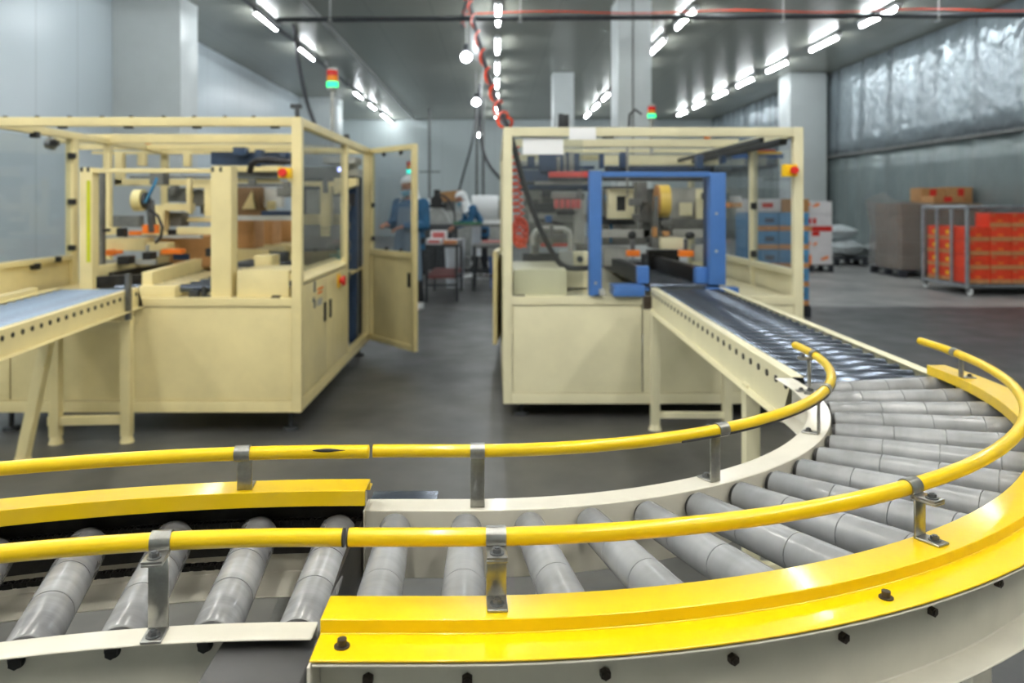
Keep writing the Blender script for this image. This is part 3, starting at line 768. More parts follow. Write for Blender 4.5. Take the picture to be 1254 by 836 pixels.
# gate
GYl = 4.66
g = pb(pb(pb(MB(), 97, 205, 113, 356, GYl, .08), 258, 203, 283, 364, GYl, .12), 113, 206, 258, 211.5, GYl+.01, .05).build('gate_frame', CREAM, lm, 'cream gate frame at the infeed')
PB('warning_strip', LIME, g, 106, 221, 110.5, 321, GYl-.003, .003, 0, 'lime yellow strip on the gate post')
mb = MB()
for x, y in ((99.5, 207), (107.5, 207), (260, 207), (270, 207)): pb(mb, x-1.5, y-2.5, x+1.5, y+3, GYl-.006, .012, .002)
mb.build('bolt', GREYD, g)
PB('inner_post', GREYM, lm, 113, 211, 125, 350, 5.1, .05)
# bed and guide rails
PB('roller_bed', CREAM, lm, 170, 350, 214, 364, 4.68, 2.2)
mb = MB()
for k in range(14):
    y = 4.78+k*.16; mb.cyl((-2.5, y, .845), (-1.72, y, .845), .026, n=16)
mb.build('bed_roller', CHROME, lm)
a0, a1 = at(180, 341, 4.74), at(352, 297, 8.6); MB().bar((a0.x, a0.y, .895), (a1.x, a1.y-1.5, .93), .06, .10, .004).build('guide_rail', CREAM, lm)
MB().bar((-2.46, 4.74, .94), (-2.36, 6.8, .95), .05, .07, .004).build('guide_rail', CREAM, lm)
MB().bar((-2.42, 4.72, .885), (-2.12, 4.9, .89), .05, .07, .004).bar((-2.40, 4.9, .90), (-2.34, 6.9, .90), .03, .06, .004).build('belt_drive', GREASE, lm, 'dark side belt drive')
# top tape head
Yh = 5.35
hd = pb(pb(MB(), 131, 292, 176, 307, Yh, .18), 172, 297, 205, 307, Yh+.05, .12).build('tape_head', CREAM, lm)
c0 = at(157, 245, Yh); c1 = at(168, 245, Yh)
MB().cyl((c0.x, Yh+.1, c0.z), (c1.x, Yh+.1, c0.z), .075, n=32).build('tape_roll', TAPE, hd, 'roll of clear tape')
MB().cyl((c1.x, Yh+.1, c0.z), (c1.x+.025, Yh+.1, c0.z), .055, n=28).cyl((c1.x+.02, Yh+.1, c0.z), (c1.x+.045, Yh+.1, c0.z), .02, n=16).build('spindle', GREYD, hd)
a = at(174, 245, Yh); b = at(178, 285, Yh); MB().bar((a.x, Yh+.12, a.z), (b.x, Yh+.12, b.z), .04, .05, .004, up=(0, 1, 0)).build('head_arm', STEELD, hd)
P = [at(*q) for q in ((178, 248, Yh), (184, 236, Yh-.02), (190, 224, Yh-.02), (192, 218, Yh))]; MB().tube(P, .011, 8).build('air_hose', BHOSE, hd)
P = [at(*q) for q in ((184, 258, Yh), (193, 264, Yh-.06), (199, 278, Yh-.08), (197, 290, Yh-.05), (191, 297, Yh))]; MB().tube(P, .010, 8).build('cable', HOSE, hd)
mb = MB(); pb(mb, 183, 211, 200, 226, Yh+.1, .1); pb(mb, 158, 215.5, 260, 218, Yh+.2, .03); pb(mb, 138, 264, 170, 278, 6.5, .1); pb(mb, 202, 260, 222, 277, 6.0, .15); mb.build('cylinder_block', GREYM, lm)
mb = MB(); pb(mb, 205, 281, 217, 289, 5.6, .06, .01); pb(mb, 142, 279, 152, 290, 5.4, .06, .01); pb(mb, 143, 314, 157, 324, 5.0, .1); pb(mb, 174, 309, 184, 318, 5.0, .1); pb(mb, 251, 304, 258, 314, 4.9, .05, .008); pb(mb, 125, 280, 131, 284, 5, .05, .006); mb.build('roller_knob', BLACK, lm)
mb = MB(); pb(mb, 157, 283, 170, 288, Yh-.04, .05, .006); pb(mb, 174, 275, 191, 286, Yh+.1, .06, .006); pb(mb, 127, 306, 138, 313, Yh-.05, .06, .008); pb(mb, 138, 307, 146, 311, Yh-.05, .06, .006); pb(mb, 197, 305, 222, 311, Yh-.05, .08, .008); mb.build('handle_grip', ORANGE, lm, 'orange hand grips')
mb = MB(); pb(mb, 113, 278, 143, 287, 5.6, .05); pb(mb, 216, 278, 258, 287, 5.6, .05); pb(mb, 158, 284, 218, 290, 5.7, .05); mb.build('head_beam', CREAM, lm)
mb = MB(); pb(mb, 110, 288, 245, 292, 5.5, .06); pb(mb, 115, 312, 122, 350, 5.2, .05); pb(mb, 178, 300, 181, 322, 5.3, .03); pb(mb, 128, 318, 190, 324, 5.25, .04); mb.build('frame_plate', GREYL, lm)
# rear cream frames and mechanism (cream brackets behind the gate)
mb = MB()
pb(mb, 140, 187, 150, 226, 6.6, .06); pb(mb, 168, 187, 177, 203, 6.6, .06); pb(mb, 224, 187, 232, 204, 6.6, .06); pb(mb, 140, 219, 258, 227, 6.6, .06)
pb(mb, 228, 218, 233, 262, 6.2, .06); pb(mb, 186, 251, 201, 285, 5.9, .1); pb(mb, 200, 249, 233, 258, 5.9, .1); pb(mb, 236, 226, 258, 230, 6.2, .1); pb(mb, 250, 230, 258, 265, 6.2, .1); pb(mb, 222, 266, 258, 272, 6.1, .1)
mb.build('rear_bracket', CREAM, lm)
a = at(242, 242, 6.3); mb = MB(); mb.cyl(a, a+Vector((0, .2, 0)), .07, n=20); pb(mb, 205, 230, 228, 247, 6.7, .15); pb(mb, 208, 226, 214, 238, 6.6, .1, .01); pb(mb, 245, 243, 252, 262, 6.4, .06); mb.build('tape_mechanism', GREYM, lm)
# upper right machinery with dark blue beam and arched hose
mb = MB(); pb(mb, 258, 186, 342, 201, 6.2, .2); pb(mb, 285, 180, 300, 190, 6.1, .1); pb(mb, 312, 183, 320, 205, 6.0, .1); pb(mb, 325, 186, 354, 196, 6.4, .1); mb.build('lift_carriage', NAVY, lm, 'dark blue lift carriage')
P = [at(*q) for q in ((306, 210, 5.9), (308, 201, 5.85), (316, 196, 5.8), (328, 195, 5.8), (345, 197, 5.8), (356, 198, 5.8))]; MB().tube(P, .024, 10).build('cable_chain', HOSE, lm)
mb = MB(); pb(mb, 283, 203, 345, 210, 6.0, .1); pb(mb, 283, 218, 356, 224, 6.1, .1); pb(mb, 283, 205, 300, 216, 6.3, .1); mb.build('cross_beam', CREAM, lm)
mb = MB(); pb(mb, 283, 210, 345, 217, 6.05, .1); pb(mb, 284, 225, 345, 228, 6.0, .1); pb(mb, 304, 219, 312, 226, 5.9, .05); mb.build('slide_rail', GREYM, lm)
mb = MB(); pb(mb, 284, 229, 319, 265, 6.4, .2); mb.build('gusset', CARDD, lm, 'olive brown plate'); MB().prism([at(296, 256, 6.36), at(312, 256, 6.36), at(308, 234, 6.36)], (0, .03, 0)).build('gusset', CREAM, lm)
mb = MB(); pb(mb, 320, 230, 345, 254, 6.5, .1); mb.build('side_plate', WHITE, lm); PB('side_plate', NAVY, lm, 320, 258, 355, 266, 6.3, .1)
mb = MB(); pb(mb, 338, 229, 356, 241, 5.9, .1, .02); pb(mb, 346, 222, 354, 231, 5.9, .05, .01); mb.build('sensor', GREYM, lm)
mb = MB(); pb(mb, 326, 246, 336, 257, 6.4, .06, .01); mb.build('cap_block', CREAM, lm)
PB('support_rail', GREYL, lm, 283, 264, 357, 270, 6.1, .05)
estop(lm, 340, 205, 355.5, 218, LY0+.01, -1)
PB('tag_plate', PAPER, lm, 343, 219, 352, 222, LY0-.0, .01, 0)
# bench boxes inside the right front bay
PB('control_box', CREAM, lm, 290, 331, 354, 363.5, LY0+.05, .42, .006)
PB('bench_block', CREAM, lm, 311, 313, 333, 330, 5.4, .2, .006)
mb = MB(); pb(mb, 283, 322, 312, 327, 5.4, .4); pb(mb, 330, 309, 350, 320, 5.8, .1); mb.build('drive_shaft', GREYD, lm)
mb = MB(); pb(mb, 332, 362, 342, 365, LY0+.005, .03, .002); pb(mb, 354, 344, 357.5, 351, LY0+.03, .03, .004); mb.build('clip', BLACK, lm)
mb = MB(); a = at(243, 358, 4.7); pb(mb, 231, 356, 242, 365, 4.72, .06, .01); pb(mb, 246, 351, 252, 364, 4.74, .04, .01); pb(mb, 252, 361, 261, 365, 4.7, .05, .006); mb.build('hand_knob', GREYD, lm)
# behind the side glass: pale plates and dark mechanism
mb = MB(); pb(mb, 392, 228, 405, 290, 6.3, .1); pb(mb, 370, 262, 420, 275, 6.5, .06); pb(mb, 372, 222, 420, 228, 6.4, .06); mb.build('inner_bracket', CREAM, lm)
mb = MB(); pb(mb, 372, 276, 418, 304, 6.3, .2); pb(mb, 395, 218, 400, 236, 6.2, .06); pb(mb, 370, 204, 418, 218, 6.7, .1); mb.build('inner_drive', GREYM, lm)
mb = MB(); pb(mb, 375, 232, 390, 262, 6.5, .1); pb(mb, 404, 240, 419, 262, 6.6, .1); mb.build('inner_plate', GREYL, lm)
c = at(416, 207.5, 6.1); MB().ball(c, .018).build('indicator_lamp', emis('lit_blue_lamp', (170, 180, 255), 3.), lm)
# on the roof
mb = MB(); pb(mb, 355, 127, 368, 132, 5.6, .06); pb(mb, 361, 131, 365, 143, 5.6, .05); mb.build('roof_bracket', GREYD, lm)
p = at(407, 110, 6.9); signal(lm, p, .15, .05, 1.86)
mb = MB(); p = at(424, 162, 6.4); mb.box(p.x-.02, p.x+.02, p.y, p.y+.04, 1.866, 1.93, .006); p2 = at(181, 160, 6.5); mb.build('roof_stop', BLACK, lm)
p = at(181, 163, 6.2); MB().ball((p.x, p.y, 1.86), .05, (1, 1, .6)).build('beacon', ORANGE, lm)

# cartons being sealed in the left machine
for k, (x0, y0, x1, y1, Y, dp, lb) in enumerate(((287, 268, 311, 304, 6.75, .30, 'plain brown carton in the left machine, beside the thick gate post'), (312.5, 268, 334, 299, 7.3, .3, 'plain brown carton in the left machine, middle of the row of three'), (338, 268, 357, 296, 7.75, .3, 'plain brown carton in the left machine, farthest of the row of three'))):
    o = PB('carton', CARD, None, x0, y0, x1, y1, Y, dp, .004); tag(o, lb, 'carton', 'cartons inside the left machine')
oc = thing('outfeed_table', 'cream outfeed table behind the left machine carrying brown cartons', 'table', (-2.2, 7.8, 0))
MB().box(-2.62, -1.85, 7.22, 8.25, .93, .984, .004).build('table_top', CREAM, oc)
for x in (-2.56, -1.91):
    for y in (7.28, 8.19): MB().box(x-.025, x+.025, y-.025, y+.025, 0, .93, .003).build('leg', CREAM, oc)
MB().box(-2.6, -1.9, 6.6, 7.09, .77, .974, .004).build('outfeed_bed', CREAM, lm)
cl = pb(MB(), 195, 289, 257, 327, 5.75, .5, .004).build('carton', CARD); tag(cl, 'brown carton with blue print passing under the tape head in the left machine', 'carton', 'cartons inside the left machine')
PB('printed_mark', NAVY, cl, 212, 311, 232, 318, 5.748, .003, 0)

# ---------------------------------------------------------------- right machine
RX0, RX1, RY0, RY1 = .052, 1.950, 4.95, 7.7
rm = thing('carton_sealing_machine', 'cream framed carton sealing machine on the right with a blue gate frame', 'machine', (1.0, 6.3, 0))
cabinet(rm, RX0, RX1, RY0, RY1, 1.843, 1.785, .775, .72, .095, .16, 5.80, CREAM2, seam=.935)
MB().box(RX0+.06, .56, RY0+.03, RY0+.036, .775, 1.785).build('front_pane', PANE, rm, 'clear front pane')
MB().box(RX1-.034, RX1-.028, RY0+.06, 5.80, .94, 1.785).box(RX1-.034, RX1-.028, 5.86, 7.64, .94, 1.785).build('side_pane', PANEG, rm, 'clear side pane')
MB().box(RX1-.056, RX1-.002, RY0+.06, 5.80, .90, .94, .004).box(RX1-.056, RX1-.002, 5.86, 7.64, .90, .94, .004).build('side_ledge', CREAM2, rm)
MB().box(RX1-.028, RX1-.01, RY0+.06, 5.80, .16, .9, .003).box(RX1-.028, RX1-.01, 5.86, 7.64, .16, .9, .003).build('side_panel', CREAM2, rm)
MB().box(RX0+.01, RX0+.028, RY0+.06, 5.80, .16, .9, .003).box(RX0+.01, RX0+.028, 5.86, 7.64, .16, .9, .003).build('side_panel', CREAM2, rm)
MB().box(RX0+.028, RX0+.034, RY0+.06, 5.80, .94, 1.785).build('side_pane', PANEG, rm, 'clear side pane')
# open door seen edge-on at the left
MB().bar((.045, 7.35, .55), (-.0, 6.75, .55), .035, .8, .004).build('access_door', CREAM, rm)
mb = MB(); pb(mb, 640, 189, 690, 168, RY0+.026, .002, 0); mb.build('notice', PAPER, rm, 'blank white paper notice behind the front pane')
pb(MB(), 697, 156, 730, 171, RY0-.004, .004, .001).build('name_plate', PAPER, rm, 'plain bright white plate on the top beam')
mb = MB(); pb(mb, 638, 165.5, 697, 167.5, RY0+.02, .02, .001); pb(mb, 738, 165.5, 752, 169, RY0+.02, .02, .002); pb(mb, 630, 361, 643, 363.5, RY0+.005, .03, .002); pb(mb, 972, 256, 978, 270, RY0+.06, .02, .004); pb(mb, 972, 176, 976, 186, RY0+.06, .02, .004); pb(mb, 920, 248, 927, 256, 5.78, .02, .004); pb(mb, 920, 307, 927, 315, 5.78, .02, .004); mb.build('clip', BLACK, rm)
# gate
GY = 4.93
g = pb(pb(pb(MB(), 722, 209, 737, 362, GY, .09), 870, 211, 889, 349, GY, .09), 737, 210, 870, 216.5, GY+.01, .06).build('gate_frame', BLUE, rm, 'blue gate frame at the outfeed')
mb = MB(); pb(mb, 752, 350, 790, 363, GY-.02, .2); pb(mb, 790, 352, 870, 356, GY+.1, .1); pb(mb, 868, 352, 905, 362, GY-.0, .1); mb.build('gate_base', BLUE, rm, 'blue gate base')
mb = MB(); pb(mb, 876, 260, 879, 263, GY-.004, .01, .001); pb(mb, 876, 306, 879, 309, GY-.004, .01, .001); pb(mb, 728, 345, 731, 348, GY-.004, .01, .001); pb(mb, 734, 354, 741, 362, GY-.03, .03, .006); mb.build('bolt', GREYL, g)
PB('gate_return', NAVY, g, 866, 216, 871, 348, GY+.09, .1)
# side belts
for k, (x0, y0, x1, y1, xf, yf0) in enumerate(((781, 326, 795, 347, 752, 318), (852, 327, 868, 347, 815, 319))):
    c = (at(x0, y1, 5.05)+at(x1, y0, 5.05))/2; hgt = (y1-y0)*5.05/FPX; wd = (x1-x0)*5.05/FPX
    e = (at(xf, yf0+2, 6.3)+at(xf+14, yf0+14, 6.3))/2
    e = Vector((c.x-.02-(.06 if k == 0 else .05), 6.6, c.z))
    MB().bar((c.x, 5.06, c.z), e, wd*.92, hgt*.9, .006).build('side_belt', GREASE if k else GREYD, rm, 'side belt drive')
    PB('belt_end', BLUE, rm, x0, y0, x1, y1, 5.0, .07, .006, 'blue end cover of the side belt')
MB().box(.98, 1.42, 5.1, 7.4, .80, .845, .003).build('roller_bed', GREYD, rm)
mb = MB()
for k in range(14): mb.cyl((.99, 5.02+k*.14, .83), (1.43, 5.02+k*.14, .83), .024, n=14)
mb.build('bed_roller', CHROME, rm)
# top tape head
Yh = 5.55
hd = pb(MB(), 809, 291, 837, 305, Yh-.1, .25).build('tape_head', CREAM2, rm)
pb(MB(), 799, 291, 809, 304, Yh-.05, .2).build('head_side', GREYM, hd)
c0 = at(809, 246, Yh); c1 = at(822, 246, Yh)
MB().cyl((c0.x, Yh+.1, c0.z), (c1.x, Yh+.1, c0.z), .118, n=36).build('tape_roll', TAPEY, hd, 'roll of amber tape')
MB().cyl((c0.x-.012, Yh+.1, c0.z), (c0.x-.001, Yh+.1, c0.z), .118, n=36).build('tape_core', CARD, hd)
mb = MB(); pb(mb, 802, 240, 806, 290, Yh, .05); pb(mb, 806, 284, 812, 290, Yh, .06); pb(mb, 810, 270, 822, 277, Yh, .1); pb(mb, 808, 279, 824, 288, Yh+.05, .1); mb.build('head_arm', GREYM, hd)
mb = MB(); pb(mb, 799, 278, 805, 290, Yh-.03, .03); pb(mb, 812, 283, 820, 289, Yh-.02, .03); mb.build('copper_roller', CARD, hd)
mb = MB(); pb(mb, 736, 281, 800, 291, 5.8, .06); pb(mb, 824, 281, 874, 291, 5.8, .06); mb.build('head_beam', GREYL, rm)
mb = MB(); pb(mb, 745, 228, 777, 233, 5.9, .12); pb(mb, 745, 233, 755.5, 268, 5.9, .12); pb(mb, 767, 233, 777, 268, 5.9, .12); pb(mb, 755.5, 258, 767, 268, 5.9, .12); pb(mb, 755, 233, 768, 240, 5.9, .12); mb.build('head_bracket', CREAM2, rm)
mb = MB(); pb(mb, 755.5, 240, 767, 258, 5.95, .05); pb(mb, 736, 265, 778, 275, 6.1, .08); pb(mb, 738, 217, 868, 221.5, 6.2, .05); pb(mb, 738, 228, 780, 231, 5.85, .02); mb.build('mechanism_plate', GREYD, rm)
mb = MB(); pb(mb, 779, 222, 793, 248, 5.7, .12, .015); pb(mb, 772, 243, 786, 252, 5.65, .1, .01); pb(mb, 783, 248, 798, 272, 5.75, .1, .01); pb(mb, 776, 262, 786, 270, 5.7, .08, .01); pb(mb, 788, 255, 797, 292, 5.8, .06); mb.build('cylinder_block', GREYM, rm)
mb = MB(); pb(mb, 822, 230, 869, 270, 7.0, .06); mb.build('rear_plate', GREYL, rm); mb = MB(); pb(mb, 853, 231, 861, 268, 6.9, .05); pb(mb, 833, 248, 848, 264, 6.9, .05); mb.build('rear_bracket', CREAM2, rm)
PB('rear_skirt', GREYM, rm, 822, 268, 870, 281, 6.9, .05)
mb = MB(); pb(mb, 860, 236, 866, 244, 6.8, .04, .01); a = at(774, 288, 5.6); mb.ball(a, .03, (1, .8, 1)); a = at(845, 288, 5.6); mb.ball(a, .035, (1, .8, .8)); pb(mb, 792, 290, 798, 297, 5.6, .04, .01); mb.build('roller_knob', GREYD, rm)
mb = MB(); pb(mb, 772, 293, 778, 306, 5.4, .02); pb(mb, 838, 293, 842, 306, 5.4, .02); mb.build('knob_stem', STEELD, rm)
mb = MB(); pb(mb, 768, 306.5, 784, 314, 5.38, .06, .008); pb(mb, 832, 306.5, 850, 314.5, 5.38, .06, .008); mb.build('handle_grip', ORANGE, rm, 'orange hand grips')
mb = MB(); pb(mb, 740, 302, 770, 326, 5.9, .2); pb(mb, 850, 300, 866, 320, 6.2, .1); mb.build('guide_block', GREYL, rm)
PB('guide_cover', GREASE, rm, 794, 306, 832, 345, 6.2, .1)
# upper mechanism
mb = MB(); pb(mb, 631, 170, 905, 180, 6.5, .06); pb(mb, 640, 182, 890, 187, 7.5, .05); pb(mb, 740, 191, 880, 202, 7.3, .06); mb.build('cross_beam', CREAM2, rm)
mb = MB()
for q in ((646, 191, 655, 206), (660, 186, 690, 214), (693, 186, 699, 210), (702, 187, 710, 212), (735, 188, 740, 206), (760, 186, 769, 206), (854, 190, 862, 207), (884, 190, 889, 200), (640, 208, 672, 222)): pb(mb, *q, 6.2, .1, .008)
pb(mb, 632, 203, 728, 207, 6.3, .05); pb(mb, 745, 205, 870, 208, 6.3, .05); pb(mb, 640, 226, 720, 232, 6.0, .06); mb.build('lift_carriage', NAVY, rm, 'dark blue lift carriage')
mb = MB(); pb(mb, 690, 190, 694, 210, 6.0, .03); pb(mb, 682, 192, 686, 212, 6.0, .03); pb(mb, 767, 180, 770, 242, 5.9, .02); pb(mb, 697, 186, 703, 209, 6.02, .03); mb.build('piston_rod', STEEL, rm)
PB('red_bar', REDD, rm, 672, 210, 721, 217, 5.8, .05, .006, 'faded red cross bar')
mb = MB(); pb(mb, 633, 197, 660, 202, 6.6, .1); pb(mb, 655, 222, 720, 226, 5.9, .06); pb(mb, 640, 233, 662, 244, 6.1, .1, .01); pb(mb, 676, 235, 706, 243, 6.0, .1, .01); pb(mb, 648, 262, 725, 272, 6.3, .05); pb(mb, 703, 245, 716, 298, 6.1, .06); mb.build('frame_plate', GREYL, rm)
mb = MB()
for x in (679, 686, 693, 700, 706): pb(mb, x, 244, x+5, 255, 5.95, .06, .006)
mb.build('red_valve', PINKB, rm, 'row of dull red valves')
mb = MB(); pb(mb, 664, 232, 676, 240, 6.2, .1); pb(mb, 654, 249, 680, 260, 6.4, .1); pb(mb, 683, 257, 708, 263, 6.1, .1, .01); pb(mb, 640, 310, 720, 330, 6.4, .05); mb.build('mechanism_plate', GREYD, rm)
P = [at(*q) for q in ((653, 310, 5.9), (652, 290, 5.9), (656, 283, 5.9), (664, 280, 5.9), (690, 280, 5.9), (697, 284, 5.9), (699, 292, 5.9), (699, 310, 5.9))]; MB().tube(P, .022, 10).build('bent_pipe', GREYL, rm, 'pale bent pipe arch')
mb = MB(); pb(mb, 656, 286, 696, 300, 6.1, .08); pb(mb, 673, 274, 678, 300, 5.8, .03); mb.build('pump_body', GREYM, rm)
PB('red_strip', REDD, rm, 662, 298, 695, 302, 6.0, .03)
mb = MB(); pb(mb, 686, 308, 702, 326, 5.4, .12, .008); mb.build('valve_block', GREYL, rm); mb = MB(); pb(mb, 702, 308, 721, 326, 5.4, .12, .008); mb.build('valve_block', CREAM2, rm); a = at(710, 317, 5.39); MB().cyl(a, a+Vector((0, -.03, 0)), .022, n=16).build('hand_knob', GREYD, rm)
mb = MB(); pb(mb, 706, 298, 720, 308, 5.6, .1, .01); pb(mb, 652, 300, 660, 312, 5.6, .06, .01); mb.build('motor', GREYM, rm)
mb = MB(); pb(mb, 641, 236, 716, 300, 7.0, .06); mb.build('rear_plate', GREYM, rm)
mb = MB(); pb(mb, 738, 231, 820, 300, 7.3, .06); mb.build('rear_plate', GREYM, rm)
mb = MB(); pb(mb, 636, 208, 722, 234, 6.7, .1); mb.build('rear_carriage', GREYD, rm)
mb = MB(); pb(mb, 742, 203, 874, 216, 6.9, .1); mb.build('rear_carriage', GREYD, rm)
mb = MB(); pb(mb, 647, 244, 653, 262, 6.6, .05); pb(mb, 660, 240, 664, 272, 6.5, .04); pb(mb, 708, 226, 713, 246, 6.4, .05); pb(mb, 640, 252, 648, 258, 6.6, .05); pb(mb, 784, 272, 797, 281, 6.3, .1); pb(mb, 748, 276, 762, 281, 6.3, .1); mb.build('bracket', STEEL, rm)
mb = MB()
for q, m_ in (((668, 264, 676, 272), 0), ((720, 240, 724, 290), 0)): pb(mb, *q, 6.2, .06, .006)
mb.build('cylinder_block', BLUE, rm)
for k, (x0, y0, x1, y1) in enumerate(((742, 240, 748, 296), (650, 268, 690, 275), (800, 232, 812, 300))):
    P = [at(x0, y0, 6.4), at((x0+x1)/2+3, (y0+y1)/2, 6.25), at(x1, y1, 6.4)]; MB().tube(smooth(P, 6), .012, 8).build('air_hose', (BHOSE, HOSE, HOSE)[k], rm)
# bench box
PB('control_box', CREAM2, rm, 629, 330, 694, 363.5, RY0+.05, .75, .006)
PB('bench_block', CREAM2, rm, 694, 332, 720, 352, 5.4, .3, .006)
# right bay: orange shelf, beams
mb = MB(); pb(mb, 889, 248, 909, 254, 6.4, .2, .004); mb.build('shelf', TANB, rm); PB('shelf_box', WHITE, rm, 898, 240, 908, 248, 6.4, .1)
mb = MB(); pb(mb, 898, 188, 960, 194, 7.2, .05); mb.build('blue_beam', BLUE, rm, 'blue beam end'); PB('red_strip', REDD, rm, 918, 183, 950, 186, 7.1, .05); PB('yellow_strip', EYEL, rm, 918, 186, 958, 188.5, 7.1, .05)
estop(rm, 960.5, 201, 977, 216, RY0+.01, 3)
# dark rails under the roof on the right
a, b = at(972, 172, 5.1), at(878, 196, 7.4); MB().bar((1.86, 5.05, 1.76), (1.86, 7.5, 1.76), .05, .04, .004).bar((1.72, 5.05, 1.77), (1.72, 7.5, 1.77), .03, .03, .004).build('door_track', GREYD, rm)
# roof
mb = MB(); pb(mb, 684, 139, 690, 155, 6.6, .06); pb(mb, 690, 140, 697, 155, 6.6, .06); mb.build('roof_bracket', GREYD, rm)
p = at(798, 147, 7.0); signal(rm, p, .10, .036, 1.80)
p = at(866, 167, 6.6); MB().ball(p, .03).cyl(p, p+Vector((0, 0, -.06)), .012, n=8).build('beacon', ORANGE, rm)
P = [at(*q) for q in ((770, 155, 6.6), (771, 140, 6.6), (778, 134, 6.6), (786, 140, 6.6))]; MB().tube(P, .010, 8).build('cable', HOSE, rm)
#coil hose + black cable
n = 15; P = []
for i in range(n*10):
    t_ = i/(n*10); c = at(629+10*t_, 180+122*t_, 5.2); a = 2*PI*n*t_
    P.append(c+Vector((.034*math.cos(a), .034*math.sin(a), .006*math.sin(3*a))))
o = MB().tube(P, .0072, 6).build('coiled_air_hose', ORHOSE); tag(o, 'orange-red coiled air hose hanging inside the right machine by its left post', 'air hose')
mb = MB(); c = at(637, 281, 5.25)
for k in range(3): mb.tube([c+Vector((.045*math.cos(a*PI/8), .015*k-.015, .075*math.sin(a*PI/8)-.02*k)) for a in range(16)], .013, 8, closed=True)
mb.build('hose_loop', ORHOSE, o)
P = [at(*q) for q in ((573, -6, 10.2), (577, 10, 9.2), (584, 40, 8.0), (593, 75, 7.1), (603, 108, 6.3), (613, 138, 5.5), (620, 153, 5.1), (628, 175, 5.04), (636, 205, 5.06), (648, 245, 5.1), (664, 285, 5.15), (682, 318, 5.2), (694, 327, 5.25), (706, 328.5, 5.3), (722, 328, 5.35))]
P = [Vector((-.55, 13.4, 4.40)), Vector((-.48, 12.2, 4.36))]+P
SP = smooth(P)
o = MB().tube(SP, .019, 8).build('black_cable', HOSE); tag(o, 'thick black cable running down from the ceiling into the right machine', 'cable')
Q = []
K = [p for p in SP if p.z > 1.885]; M_ = len(K)
for i in range(M_*12):
    f = i/12; j = min(int(f), M_-2); p = K[j].lerp(K[j+1], f-j); a = f*2.4; rr = .030+.014*max(0, (i/(M_*12)-.72)/.28)
    Q.append(p+Vector((rr*math.cos(a), 0, rr*math.sin(a))))
o = MB().tube(Q, .0105, 6).build('spiral_air_hose', ORHOSE); tag(o, 'orange-red spiral hose wound round the black cable above the right machine', 'air hose')
# ------------------------------------------------------------------ overhead pipe and cables
a, b = Vector((-3.46, 12.4, 4.28)), Vector((9.36, 12.4, 4.36))
o = MB().cyl(a, b, .04, n=14).build('ceiling_pipe', GREYD); tag(o, 'dark pipe running straight across the hall under the ceiling', 'pipe')
mb = MB()
for x in (-2.6, .4, 4.55, 7.0): mb.box(x-.012, x+.012, 12.36, 12.375, 4.26, ZC, .002).box(x-.03, x+.03, 12.34, 12.46, 4.25, 4.27, .003)
mb.build('pipe_hanger', GREYL, o)
P = [Vector((x, 12.33, 4.352+.02*math.sin(x*2.1)+(x+3.4)*.006)) for x in [-.5+.25*i for i in range(39)]]
o = MB().tube(P, .012, 8).build('red_cable', ORHOSE); tag(o, 'thin red cable clipped along the ceiling pipe', 'cable')
P = [Vector((-4.30, y, 4.86+.012*math.sin(y*1.9))) for y in [10.5+.5*i for i in range(46)]]
o = MB().tube(P, .035, 8).build('lighting_cable', HOSE); tag(o, 'black cable run along the left row of tube lights', 'cable')
mb = MB()
for y in range(11, 33, 3): mb.box(-4.345, -4.255, y, y+.03, 4.84, ZC, .004)
mb.build('cable_clip', GREYL, o)
P = smooth([at(*q) for q in ((359, 30, 16.0), (361, 40, 15.9), (363, 62, 15.5), (367, 85, 15.2), (374, 118, 14.6), (380, 138, 14), (388, 158, 13)) ]); o = MB().tube(P, .035, 8).build('drop_cable', HOSE)
tag(o, 'black cable dropping from the left light row behind the left machine', 'cable')
P = smooth([at(*q) for q in ((587, 103.5, 24), (587.5, 135, 24), (588, 160, 24), (592, 185, 23), (600, 203, 22), (612, 218, 21), (622, 226, 20))]); o = MB().tube(P, .05, 8).build('drop_cable', HOSE); tag(o, 'dark cable curving down from the last pendant bulb towards the right machine', 'cable')
P = smooth([at(*q) for q in ((584, 114.5, 26), (583, 140, 26), (578, 175, 25), (570, 205, 25), (561, 238, 25))]); o = MB().tube(P, .035, 8).build('drop_cable', HOSE); tag(o, 'thin dark cable slanting down left of the bent worker', 'cable')
for px, lb in ((584, 'left'), (592, 'right')):
    q = at(px, 235, 27); o = MB().cyl((q.x, q.y, 0), (q.x, q.y, ZC), .045, n=10).build('service_pipe', GREYM); tag(o, f'grey upright service pipe behind the bent worker, {lb} of two', 'pipe')
q = at(526, 240, 30); o = MB().cyl((q.x, q.y, 0), (q.x, q.y, ZC), .05, n=10).box(q.x-.4, q.x+.4, q.y+.1, q.y+.12, 2.6, 2.66).build('service_pipe', GREYM); tag(o, 'grey upright pipe far back above the left worker', 'pipe')

